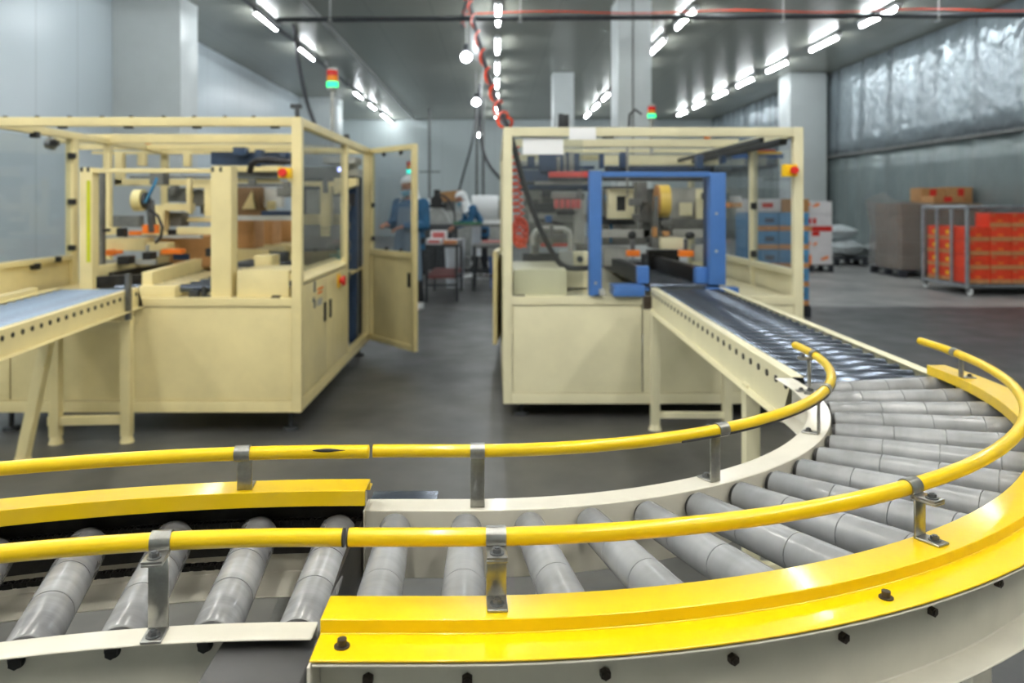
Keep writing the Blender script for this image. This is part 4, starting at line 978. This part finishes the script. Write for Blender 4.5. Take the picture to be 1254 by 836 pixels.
# ------------------------------------------------------------------ pallets, cartons and cage on the right
def pallet(x0, x1, y0, y1, label, h=.14):
    o = thing('pallet', label, 'pallet', ((x0+x1)/2, (y0+y1)/2, 0)); mb = MB()
    n = 6
    for k in range(n):
        a_ = x0+(x1-x0)*k/n; mb.box(a_+.01, a_+(x1-x0)/n-.01, y0, y1, h-.025, h, .003)
    mb.build('deck_board', PALLET, o); mb = MB()
    for fx in (0, .46, .92):
        for fy in (0, .45, .9): mb.box(x0+(x1-x0)*fx, x0+(x1-x0)*(fx+.08), y0+(y1-y0)*fy, y0+(y1-y0)*(fy+.1), .02, h-.025, .004)
    mb.build('block', PALLET, o); mb = MB()
    for fx in (0, .46, .92): mb.box(x0+(x1-x0)*fx, x0+(x1-x0)*(fx+.08), y0, y1, 0, .02)
    mb.build('runner', PALLET, o); return o
def carton(x0, x1, y0, y1, z0, z1, m, label, group, marks=(), tape=None):
    o = MB().box(x0, x1, y0, y1, z0, z1, .006).build('carton', m); tag(o, label, 'carton', group)
    for (u0, u1, v0, v1, mm) in marks:
        X = lambda u: x0+(x1-x0)*u
        Z = lambda v: z0+(z1-z0)*v
        MB().box(X(u0), X(u1), y0-.003, y0+.001, Z(v0), Z(v1)).build('printed_mark', mm, o)
    if tape: MB().box(x0-.001, x1+.001, (y0+y1)/2-.03, (y0+y1)/2+.03, z1-.001, z1+.001).box((x0+x1)/2-.03, (x0+x1)/2+.03, y0-.002, y0+.001, z1-.1, z1).build('tape_strip', tape, o)
    return o
def scribble(o, x0, x1, y, z0, z1, m):
    w_ = x1-x0; h_ = z1-z0
    MB().prism([(x0, y, z0), (x0+w_*.75, y, z0+h_*.25), (x1, y, z0+h_*.45), (x1, y, z1), (x0+w_*.45, y, z0+h_*.8), (x0+w_*.35, y, z0+h_*.6), (x0, y, z0+h_*.5)], (0, .003, 0)).build('printed_mark', m, o)
# nearer stack: blue and brown cartons seen through the right machine's side panes
pallet(3.05, 3.82, 9.46, 10.5, 'dark pallet under the blue and brown carton stack behind the right machine')
LAY = ['bottom', 'second', 'third', 'fourth', 'fifth', 'top']
z = .14
for k in range(5):
    h = .225; m = BLUEB
    for c in range(2):
        x0 = 3.07+.37*c; col = ('left', 'right')[c]
        carton(x0, x0+.36, 9.48, 10.0, z, z+h-.004, m, f'pale blue carton behind the right machine, {LAY[k]} layer, {col} column', 'cartons stacked behind the right machine', [(0, 1, .0, .28, TANB), (.55, .85, .45, .7, NAVY)])
    z += h
carton(3.08, 3.46, 9.48, 10.0, z, z+.16, WHITEB, 'white carton with red print on top of the blue stack, left one', 'cartons stacked behind the right machine', [(.4, .75, .35, .7, REDP)])
carton(3.47, 3.80, 9.48, 10.0, z, z+.16, CARD, 'brown carton on top of the blue stack, right one', 'cartons stacked behind the right machine')
# white cartons with orange print by the far pillar
Yw = 15.8
X = lambda px: (px-CXP)*Yw/FPX
Zp = lambda py: CAMZ-(py-CYP)*Yw/FPX
pallet(X(968), X(1021), Yw, Yw+1.1, 'dark pallet under the white cartons beside the round pillar', .15)
cz = [(322, 303), (303, 283), (283, 264), (264, 246)]
for k, (b_, t_) in enumerate(cz):
    for c, (l, r) in enumerate(((969, 994.5), (995, 1019.5))):
        o = carton(X(l), X(r), Yw+.02, Yw+.5, (Zp(b_) if k else .152), Zp(t_)-.004, WHITEB, f'white carton by the far pillar, {LAY[k] if k < 3 else "top"} layer, {("left", "right")[c]} column', 'white cartons on the far pallet')
        if k == 3: scribble(o, X(l+16 if c == 0 else l+1), X(l+24 if c == 0 else l+9), Yw+.017, Zp(254), Zp(248), ORB)
        if k == 0: MB().box(X(985), X(994), Yw+.016, Yw+.021, Zp(324), Zp(312)).build('printed_mark', ORB, o) if c == 0 else scribble(o, X(1006), X(1015), Yw+.017, Zp(319), Zp(313), ORB)
        if k == 1:
            scribble(o, X(l+16 if c == 0 else l+1), X(l+24 if c == 0 else l+6), Yw+.017, Zp(301), Zp(296), ORB)
            MB().box(X(l), X(l+9), Yw+.016, Yw+.021, Zp(289), Zp(283.5)).build('printed_mark', REDP, o) if c else None
        if k == 2:
            MB().box(X(l if c else l+15), X(r), Yw+.016, Yw+.021, Zp(283), Zp(277)).build('printed_mark', REDP if c else TANB, o)
            MB().box(X(987 if c == 0 else 996), X(994 if c == 0 else 1000), Yw+.016, Yw+.021, Zp(274), Zp(267)).build('printed_mark', REDP, o)
# sacks near the wall
pallet(7.55, 8.95, 17.4, 18.4, 'low dark pallet under the white sacks at the right wall', .16)
for k, (x, y, zz, sx, sy, sz) in enumerate(((7.95, 17.8, .375, .4, .4, .19), (8.74, 17.85, .345, .36, .42, .16), (7.9, 17.9, .735, .36, .36, .15))):
    mb = MB(); mb.ball((x, y, zz), 1, (sx, sy, sz), 24)
    for v in mb.bm.verts:
        d = v.co-Vector((x, y, zz)); q = 1+.10*math.sin(d.x*13+k)*math.cos(d.y*11)+.05*math.sin(d.z*40); e = max(abs(d.x/sx), abs(d.y/sy), .35)
        v.co = Vector((x, y, zz))+Vector((d.x*q, d.y*q, d.z*(1+.15*math.sin(d.x*9+k))))
    o = mb.build('sack', SACK); tag(o, ('plump white sack on the left of the pallet by the right wall', 'plump white sack on the right of the pallet by the right wall', 'white sack lying on top of the other sacks by the wall')[k], 'sack', 'white sacks by the wall')
mb = MB(); a, b = at(1064, 327, 16.4), at(1090, 331, 16.4)
mb.ball((8.1, 16.4, .045), 1, (.27, .16, .045), 18)
for v in mb.bm.verts: v.co.z = max(.002, v.co.z+.03*math.sin(v.co.x*24))
o = mb.build('plastic_scrap', SACK); tag(o, 'crumpled scrap of white plastic on the floor by the sacks', 'plastic scrap')
# wrapped pallet load
pallet(7.56, 9.1, 14.6, 15.8, 'dark pallet under the stretch-wrapped carton load at the right wall')
Yp = 14.65; z = .14; n = 0
for k in range(5):
    for c in range(4):
        x0 = 7.60+.37*c
        carton(x0, x0+.36, Yp, Yp+.5, z, z+.245, CARDD, f'brown carton inside the stretch-wrapped load, {("bottom", "second", "third", "fourth", "top")[k]} layer, {("leftmost", "second", "third", "rightmost")[c]} column', 'cartons in the wrapped load')
    carton(7.60, 7.96, Yp+.51, Yp+1.0, z, z+.245, CARDD, f'brown carton inside the stretch-wrapped load, {("bottom", "second", "third", "fourth", "top")[k]} layer, behind the front left one', 'cartons in the wrapped load')
    z += .25
for c, (x0, x1, y0, zt_, dy) in enumerate(((7.95, 8.35, .1, .17, .4), (8.40, 8.75, .05, .12, .4), (8.2, 8.6, -.02, .10, .1))):
    pass
for c, (l, t_, r, b_, yy) in enumerate(((1128, 230, 1158, 245, 15.2), (1143, 240, 1180, 249, 14.72), (1163, 229, 1191, 246, 15.2))):
    a, b2 = at(l, t_, yy), at(r, b_, yy)
    o = carton(a.x, b2.x, yy, yy+.4, z+.002, max(a.z, z+.1), CARD, ('brown carton with red square at the left back on top of the wrapped load', 'low brown carton with red square at the front on top of the wrapped load', 'brown carton with red square at the right back on top of the wrapped load')[c], 'loose cartons on the wrapped load', [(.35, .62, .15, .9, REDP)])
# the film itself: a wavy skirt round the load that flares at the top
mb = MB(); R = []
for j in range(9):
    zz = .15+(1.37-.15)*j/8; ring = []
    fl = .03+.014*math.sin(j*2.3)+(.03*max(0, j-6))
    for i in range(80):
        a_ = 2*PI*i/80; cx_, cy_ = 8.33, 15.2; ux, uy = math.cos(a_), math.sin(a_); m_ = max(abs(ux), abs(uy)); hx, hy = .765+fl, .56+fl
        wv = 1+.012*math.sin(i*1.7+j)
        ring.append((min(cx_+ux/m_*hx*wv, 9.33), cy_+uy/m_*hy*wv, zz+(.02*math.sin(i*.6+1)+.22*max(0, -ux)**3 if j == 8 else 0)))
    R.append(ring)
o = mb.rings(R, cap=False).build('stretch_wrap', WRAP, ang=180); tag(o, 'greyish translucent stretch wrap round the pallet load at the right wall', 'plastic wrap')
# roll cage
Yc, Xc = 11.7, 7.05
cg = thing('roll_cage', 'galvanised steel roll cage holding orange-red cartons at the right edge', 'cage trolley', (7.8, 12.3, 0))
GAL = mat('galvanised_steel', (168, 174, 180), .35, .6, var=.15, scale=20)
X0, X1, Y0, Y1 = Xc, 8.75, Yc, Yc+1.2
for (x, y) in ((X0, Y0), (X1, Y0), (X0, Y1), (X1, Y1)): MB().cyl((x, y, .1), (x, y, 1.34), .03, n=14).build('corner_post', GAL, cg)
mb = MB()
for z in (1.32, .14):
    for p, q in (((X0, Y0), (X1, Y0)), ((X0, Y1), (X1, Y1)), ((X0, Y0), (X0, Y1)), ((X1, Y0), (X1, Y1))): mb.cyl((*p, z), (*q, z), .028, n=12)
mb.build('frame_rail', GAL, cg)
for k in (1, 2): 
    y = Y0+(Y1-Y0)*k/3; MB().cyl((X0, y, .14), (X0, y, 1.32), .024, n=12).build('side_bar', GAL, cg)
MB().box(X0-.02, X1+.02, Y0-.02, Y1+.02, .15, .17, .004).build('base_plate', STEELD, cg)
for (x, y) in ((X0+.04, Y0), (X1-.05, Y0), (X0+.04, Y1), (X1-.05, Y1), (8.1, Y0)):
    w_ = MB().cyl((x-.015, y, .055), (x+.015, y, .055), .055, n=20).build('caster', WHITE, cg, 'white caster wheel')
    MB().box(x-.022, x-.017, y-.03, y+.03, .05, .14, .002).box(x+.017, x+.022, y-.03, y+.03, .05, .14, .002).build('fork', STEELD, w_)
z = .175; LAYC = ['bottom', 'second', 'third', 'fourth', 'top']
for k in range(5):
    h = .212
    for c in range(5):
        if k == 4 and c in (0, 4): continue
        x0 = X0+.06+.325*c
        off = random.uniform(0, .03)
        dep = .36
        o = carton(x0, x0+.315, Y0+.05+off, Y0+.05+off+dep, z, z+h-.004, REDB, f'orange-red carton in the roll cage front, {LAYC[k]} layer, {("first", "second", "third", "fourth", "fifth")[c]} from the cage corner', 'orange-red cartons in the roll cage', [(0, 1, .0, .3, TANB), (.35, .6, .38, .5, ORB), (.05, .25, .82, .9, TANB)])
    for d in range(2):
        y0 = Y0+.45+.37*d
        if k == 4: continue
        o = carton(X0+.06, X0+.375, y0, y0+.355, z, z+h-.004, REDB, f'orange-red carton along the roll cage side, {LAYC[k]} layer, {("middle", "rear")[d]} one', 'orange-red cartons in the roll cage')
        MB().box(X0+.056, X0+.061, y0, y0+.355, z, z+.06).build('printed_mark', TANB, o)
        MB().box(X0+.055, X0+.061, y0+.12, y0+.2, z+.09, z+.15).build('printed_mark', EYEL, o)
    z += h

# ------------------------------------------------------------------ people
def to_mesh(o, mods):
    for t_, kw in mods:
        m_ = o.modifiers.new(t_, t_)
        for k, v in kw.items(): setattr(m_, k, v)
    dg = bpy.context.evaluated_depsgraph_get(); me = bpy.data.meshes.new_from_object(o.evaluated_get(dg)); mt = o.data.materials[0] if o.data.materials else None
    o.modifiers.clear(); o.data = me
    if mt and not me.materials: me.materials.append(mt)
    for p in me.polygons: p.use_smooth = True
    return o
def lp(mb, name, m, root, vox=None, label=None):
    me = mb.mesh(name, m, 60); o = bpy.data.objects.new(name, me); COL.objects.link(o)
    if vox: to_mesh(o, [('REMESH', dict(mode='VOXEL', voxel_size=vox, use_smooth_shade=True)), ('SMOOTH', dict(factor=.5, iterations=3))])
    o.parent = root
    if label: o['label'] = label
    return o
def limb(mb, pts, rs):
    P, R = [], []
    for i in range(len(pts)-1):
        a, b = Vector(pts[i]), Vector(pts[i+1])
        for k in range(5): t_ = k/5; P.append(a.lerp(b, t_)); R.append(rs[i]+(rs[i+1]-rs[i])*t_)
    P.append(Vector(pts[-1])); R.append(rs[-1])
    mb.tube(P, R, 14)
    for p, r in zip(pts, rs): mb.ball(p, r*.99, n=14)
def trunk(mb, secs):
    R = []
    for c, wx, wy in secs:
        c = Vector(c); R.append([c+Vector((wx*math.cos(2*PI*k/20), wy*math.sin(2*PI*k/20), 0)) for k in range(20)])
    mb.rings(R)
def hand(mb, wrist, d, up, side):
    """palm and five bent fingers; d = pointing direction, up = back of the hand"""
    d = Vector(d).normalized(); up = Vector(up); s = d.cross(up).normalized()*side; up = s.cross(d).normalized()*side
    w_ = Vector(wrist)
    for k in range(5): limb(mb, [w_+s*(.012*(k-2)*.6), w_+d*.085+s*(.018*(k-2))], [.016, .013])
    for k, L in enumerate((.062, .075, .080, .072, .0)):
        if L == 0: continue
        b = w_+d*.085+s*(.021*(k-1.5)); m1 = b+d*L*.5-up*.006; e = m1+d*L*.42-up*.028
        limb(mb, [b, m1, e], [.0095, .0088, .0078])
    b = w_+d*.03-s*.03*-1; limb(mb, [w_+d*.02+s*.03, w_+d*.055+s*.06-up*.008, w_+d*.085+s*.062-up*.022], [.013, .0105, .009])
def person(name, label, loc, rz, J, bottom, apron_m, lean):
    root = thing(name, label, 'person', loc); root.rotation_euler = (0, 0, rz)
    ch, nk, hd_ = Vector(J['chest']), Vector(J['neck']), Vector(J['head']); pv = Vector(J['pelvis'])
    fwd = Vector(J['face']).normalized(); rt = Vector((1, 0, 0)); upv = rt.cross(fwd); upv = upv if upv.z > 0 else -upv
    def hp(x, y, z): return hd_+rt*x+fwd*y+upv*z       # head space: y forwards, z up
    mb = MB()
    trunk(mb, [(pv+Vector((0, 0, -.08)), .15, .11), (pv, .165, .12), (pv.lerp(ch, .5), .135, .10), (ch, .165, .115), (ch.lerp(nk, .6), .15, .095), (nk, .06, .06)])
    limb(mb, [ch.lerp(nk, .7), nk, hd_+upv*-.06], [.06, .052, .05])
    mb2 = MB()
    # head: skull, jaw, nose, brow, ears
    def el(c, sx, sy, sz):
        r = bmesh.ops.create_uvsphere(mb.bm, u_segments=20, v_segments=14, radius=1)
        for v in r['verts']: v.co = c+rt*(v.co.x*sx)+fwd*(v.co.y*sy)+upv*(v.co.z*sz)
    el(hp(0, -.01, .03), .075, .095, .09); el(hp(0, .025, -.05), .055, .065, .065); el(hp(0, .07, -.085), .026, .026, .022)
    el(hp(0, .098, -.015), .013, .022, .022); el(hp(0, .088, .01), .010, .012, .03); el(hp(0, .082, .035), .05, .014, .01); el(hp(0, .088, -.055), .024, .012, .009)
    for s in (-1, 1): el(hp(s*.078, 0, -.005), .012, .022, .034); el(hp(s*.032, .078, -.022), .022, .016, .02)
    for s, k in ((-1, 'R'), (1, 'L')):
        sh, elb, wr = (Vector(J[n+k]) for n in ('sh', 'el', 'wr'))
        limb(mb, [ch.lerp(sh, .5), sh, elb, wr], [.07, .058, .043, .029])
        dh = (wr-elb).normalized()+Vector((0, -.25, -.25)); hand(mb, wr, dh, (0, 0, 1), s)
        hip, kn, an = (Vector(J[n+k]) for n in ('hip', 'kn', 'an'))
        limb(mb, [hip, kn, an], [.085, .056, .036]); limb(mb, [an, an+Vector((0, -.03, -.03)), an+Vector((s*.015, -.17, -.045))], [.036, .038, .026])
    body = lp(mb, 'body', SKIN, root, .009)
    mb = MB()
    for s in (-1, 1): mb.ball(hp(s*.031, .088, .006), .011, n=12)
    lp(mb, 'eyes', BLACK, root)
    mb = MB()   # coat
    trunk(mb, [(pv+Vector((0, .0, -.16)), .195, .145), (pv, .19, .145), (pv.lerp(ch, .5), .17, .125), (ch, .19, .135), (ch.lerp(nk, .55), .17, .115), (ch.lerp(nk, .9), .085, .085)])
    for k in 'RL':
        sh, elb, wr = (Vector(J[n+k]) for n in ('sh', 'el', 'wr')); limb(mb, [ch.lerp(sh, .5), sh, elb, elb.lerp(wr, .9)], [.09, .075, .060, .046])
    lp(mb, 'coat', COATB, root, .011, 'blue work coat')
    mb = MB()
    for s, k in ((-1, 'R'), (1, 'L')):
        hip, kn, an = (Vector(J[n+k]) for n in ('hip', 'kn', 'an')); limb(mb, [hip, kn, an+Vector((0, 0, .06))], [.105, .08, .065])
    lp(mb, 'trousers', TROU, root, .012, 'dark trousers')
    for s, k in ((-1, 'R'), (1, 'L')):
        mb = MB(); an = Vector(J['an'+k]); an.z = .08
        limb(mb, [an+Vector((0, 0, .22)), an+Vector((0, 0, .02)), an+Vector((0, .03, -.035))], [.062, .055, .043]); limb(mb, [an+Vector((0, 0, -.035)), an+Vector((s*.015, -.17, -.042))], [.044, .036])
        for v in mb.bm.verts: v.co.z = max(v.co.z, .0)
        lp(mb, 'boot', WHITE, root, .011, 'white rubber boot')
    # apron: curved bib sheet hung in front
    mb = MB(); rows_ = [(ch+Vector((0, 0, .04)), .13, .155), (ch.lerp(pv, .5), .18, .148), (pv, .205, .168), (pv+Vector((0, 0, -.18)), .225, .185), (pv+Vector((0, .01, bottom)), .235, .19)]
    R = []
    for c, wx, wy in rows_:
        c = Vector(c); o_ = []; i_ = []
        for k in range(17):
            a_ = -PI/2+(k-8)/8*1.15; q = Vector((math.cos(a_)*wx, math.sin(a_)*wy, 0)); o_.append(c+q); i_.append(c+q*.97)
        R.append(o_+i_[::-1])
    mb.rings(R); lp(mb, 'apron', apron_m, root, None, 'long waterproof apron')
    # cap / hood with drape, open over the face
    mb = MB()
    r = bmesh.ops.create_uvsphere(mb.bm, u_segments=28, v_segments=20, radius=1)
    dead = []
    for v in r['verts']:
        q = v.co.copy(); v.co = hp(0, -.015, .035)+rt*(q.x*.097)+fwd*(q.y*.116)+upv*(q.z*.118)
        if q.y > .38 and q.z < .22: dead.append(v)
    bmesh.ops.delete(mb.bm, geom=dead, context='VERTS')
    cap = lp(mb, 'cap', CAPW, root, None, 'white cloth cap')
    so = cap.modifiers.new('thickness', 'SOLIDIFY'); so.thickness = .006
    mb = MB()
    R = []
    for z_, wx, wy, off in ((-.03, .088, .09, -.03), (-.10, .10, .10, -.02), (-.17, .135, .115, -.01), (-.24, .17, .12, -.01)):
        ring_o, ring_i = [], []
        for k in range(23):
            a_ = PI/2+math.radians(38)+k/22*math.radians(284); q = rt*(math.cos(a_)*wx)+Vector((0, -math.sin(a_)*wy, 0)) if False else rt*(math.cos(a_)*wx)+fwd*(math.sin(a_)*wy)
            c = hp(0, off, 0)+upv*z_*.75+Vector((0, 0, z_*.25)); ring_o.append(c+q); ring_i.append(c+q*.95)
        R.append(ring_o+ring_i[::-1])
    mb.rings(R); lp(mb, 'neck_flap', CAPW, cap, None)
    mb = MB(); R = []
    for z_, wx, wy in ((-.012, .068, .086), (-.035, .066, .106), (-.065, .060, .108), (-.095, .045, .096)):
        a1 = [hp(0, 0, z_)+rt*(math.sin(t_)*wx)+fwd*(math.cos(t_)*wy+.012) for t_ in [(-1.15+2.3*k/12) for k in range(13)]]
        a2 = [hp(0, 0, z_)+rt*(math.sin(t_)*wx*.95)+fwd*(math.cos(t_)*wy*.95+.012) for t_ in [(-1.15+2.3*k/12) for k in range(13)]]
        R.append(a1+a2[::-1])
    mb.rings(R); lp(mb, 'face_mask', MASK, root, None, 'pale blue face mask')
    return root
JA = dict(pelvis=(0, 0, .90), chest=(0, -.01, 1.22), neck=(0, -.02, 1.37), head=(0, -.045, 1.50), face=(-.1, -1, -.18), shR=(-.185, 0, 1.30), shL=(.185, 0, 1.30), elR=(-.235, -.03, 1.04), elL=(.235, -.03, 1.04), wrR=(-.17, -.26, 1.06), wrL=(.06, -.25, 1.03), hipR=(-.09, 0, .87), hipL=(.09, 0, .87), knR=(-.10, -.02, .48), knL=(.10, -.02, .48), anR=(-.11, .02, .08), anL=(.11, .02, .08))
pa = person('person', 'person in white cap, blue coat and grey apron standing behind the open machine door', (-1.08, 10.05, 0), math.radians(-28), JA, -.52, APR, 0); pa.scale = (1.05, 1.05, 1.05)
JB = dict(pelvis=(0, .06, .93), chest=(0, -.12, 1.22), neck=(0, -.24, 1.36), head=(0, -.32, 1.46), face=(0, -1, -.55), shR=(-.18, -.15, 1.29), shL=(.18, -.15, 1.29), elR=(-.21, -.20, 1.05), elL=(.21, -.22, 1.05), wrR=(-.13, -.42, .97), wrL=(.11, -.43, .96), hipR=(-.09, .06, .90), hipL=(.09, .06, .90), knR=(-.10, -.02, .49), knL=(.10, .06, .49), anR=(-.11, -.06, .08), anL=(.11, .12, .08))
person('person', 'person in white cap and blue coat bending left over a work table in the aisle', (-.30, 14.3, 0), math.radians(-72), JB, -.50, APRW, 0)

# ------------------------------------------------------------------ tables and equipment at the back of the aisle
def table(name, label, x0, x1, y0, y1, h, m, mleg, shelf=None):
    o = thing(name, label, 'table', ((x0+x1)/2, (y0+y1)/2, 0)); MB().box(x0, x1, y0, y1, h-.04, h, .006).build('table_top', m, o)
    for x in (x0+.03, x1-.03):
        for y in (y0+.03, y1-.03): MB().box(x-.02, x+.02, y-.02, y+.02, 0, h-.04, .003).build('leg', mleg, o)
    mb = MB(); mb.box(x0+.05, x1-.05, y0+.02, y0+.05, .22, .25).box(x0+.05, x1-.05, y1-.05, y1-.02, .22, .25); mb.build('cross_bar', mleg, o)
    if shelf: MB().box(x0+.03, x1-.03, y0+.03, y1-.03, .33, .36).build('lower_shelf', shelf, o)
    return o
table('work_table', 'dark framed work table with packets beside the standing worker', -.98, -.50, 10.9, 12.4, .80, GREYD, GREYD, mat('dull_red_shelf', (112, 58, 54), .6))
for k, (x0, x1, y0, y1, z0, z1, m, lb) in enumerate(((-.96, -.74, 10.95, 11.25, .80, .88, WHITEB, 'flat red and white packet at the front of the dark work table'), (-.93, -.70, 11.3, 11.6, .80, .98, WHITEB, 'tall white packet behind the red one on the work table'), (-.72, -.54, 11.0, 11.3, .80, .85, TANB, 'flat tan packet at the right front of the work table'))):
    o = MB().box(x0, x1, y0, y1, z0, z1, .012).build('packet', m); tag(o, lb, 'packet', 'packets on the work table'); MB().box(x0+.03, x1-.03, y0-.003, y0+.001, z0+.02, z1-.02).build('printed_mark', PINKB, o)
table('steel_table', 'steel work table at the right end of the aisle with a bright tray', -.36, .30, 12.3, 13.1, .72, STEELD, GREYD)
o = MB().box(-.24, .28, 12.4, 12.9, .722, .76, .008).build('tray', STEEL); tag(o, 'shallow steel tray on the lower table at the right of the aisle', 'tray'); MB().box(-.2, .24, 12.45, 12.85, .76, .775, .006).build('tray_lining', PINKB, o)
table('conveyor_table', 'long packing table with a green edge in front of the bent worker', -.70, .25, 13.2, 13.75, 1.03, GREYM, GREYD)
o = MB().box(-.70, -.22, 13.19, 13.21, 1.03, 1.07, .004).build('green_edge_strip', GREENP); tag(o, 'green edging strip on the packing table before the bent worker', 'edging strip')
o = MB().box(-.20, .22, 13.3, 13.6, 1.032, 1.085, .01).build('metal_tray', WHITE); tag(o, 'shiny white tray on the packing table right of the bent worker', 'tray')
def bin_(x, y, z, r, h, m, label, cat='bin'):
    o = MB().lathe([(0, .001), (0, r*.8), (h, r), (h+.004, r+.01), (h+.012, r+.008), (h+.006, r-.012), (.02, r*.78), (.02, .001)], 24, Matrix.Translation((x, y, z)) @ Matrix.Rotation(-PI/2, 4, 'Y')).build('bin', m); return tag(o, label, cat)
bin_(-.66, 12.9, 0, .17, .78, APRW, 'tall white bin in the aisle left of the bent worker')
bin_(.05, 12.75, 0, .15, .5, BLUE, 'blue bin under the steel table at the right of the aisle')
# machine with a dark mast
q = at(535, 262, 15.5)
mm = thing('packing_machine', 'dark upright packing machine in the aisle between the two workers', 'machine', (q.x, 15.6, 0))
MB().box(q.x-.32, q.x+.32, 15.3, 15.9, .08, .98, .03).build('base_cabinet', GREYD, mm)
MB().prism([(q.x-.26, 15.4, .98), (q.x+.26, 15.4, .98), (q.x+.20, 15.4, 1.15), (q.x+.08, 15.4, 1.3), (q.x-.08, 15.4, 1.3), (q.x-.2, 15.4, 1.15)], (0, .35, 0)).build('hopper', GREYL, mm)
MB().box(q.x-.06, q.x+.06, 15.5, 15.65, 1.25, 1.66, .02).bar((q.x-.2, 15.5, 1.33), (q.x+.2, 15.5, 1.33), .08, .07, .01).cyl((q.x, 15.5, 1.42), (q.x, 15.35, 1.42), .12, n=22).build('mast', BLACK, mm)
P = [Vector((q.x+.06+.3*math.sin(t_), 15.45, 1.05+.5*math.cos(t_))) for t_ in [-.1+.22*i for i in range(12)]]; MB().tube(P, .02, 8).build('hose', HOSE, mm)
mb = MB()
for x in (-.26, .26):
    for y in (15.36, 15.84): mb.cyl((q.x+x, y, 0), (q.x+x, y, .09), .03, n=12)
mb.build('foot', BLACK, mm)
# low white cabinet machine behind the bent worker
q = at(605, 255, 17.5)
mm = thing('wrapping_machine', 'pale rounded wrapping machine behind the bent worker', 'machine', (q.x, 17.8, 0))
MB().box(q.x-.55, q.x+.42, 17.5, 18.3, .1, 1.05, .04).build('base_cabinet', GREYL, mm)
mb = MB(); mb.cyl((q.x-.5, 17.9, 1.25), (q.x+.1, 17.9, 1.25), .32, n=32); mb.build('drum', WHITE, mm); MB().box(q.x+.1, q.x+.4, 17.6, 18.1, 1.05, 1.45, .03).build('control_head', GREYM, mm)
mb = MB()
for x in (-.5, .36):
    for y in (17.56, 18.24): mb.cyl((q.x+x, y, 0), (q.x+x, y, .11), .035, n=12)
mb.build('foot', BLACK, mm)
q = at(552, 240, 19)
mm = thing('filling_machine', 'pale filling machine with a brown hopper far back in the aisle', 'machine', (q.x, 19.3, 0))
MB().box(q.x-1.1, q.x+.6, 19.0, 19.8, .1, 1.2, .04).build('base_cabinet', GREYL, mm)
MB().prism([(q.x-.35, 19.1, 1.42), (q.x+.2, 19.1, 1.46), (q.x+.26, 19.1, 1.72), (q.x-.38, 19.1, 1.66)], (0, .5, 0)).build('hopper', CARD, mm)
MB().box(q.x-.2, q.x+.1, 19.2, 19.5, 1.18, 1.48, .02).build('hopper_neck', GREYM, mm); MB().box(q.x-.95, q.x-.45, 19.1, 19.6, 1.2, 1.5, .05).build('control_head', WHITE, mm)
mb = MB()
for x in (-1.0, .5):
    for y in (19.06, 19.74): mb.cyl((q.x+x, y, 0), (q.x+x, y, .11), .035, n=12)
mb.build('foot', BLACK, mm)
# stack light post of a further machine, seen through the open door's pane
p = at(502, 214, 11.5); o = thing('signal_tower', 'signal tower with lit blue-green lens seen through the open door pane', 'signal light', (p.x, 11.5, 0)); signal(o, p, .17, .05, 0, CYAN_E)
MB().cyl((p.x, p.y, 0), (p.x, p.y, .02), .12, n=24).build('base_plate', GREYL, o)
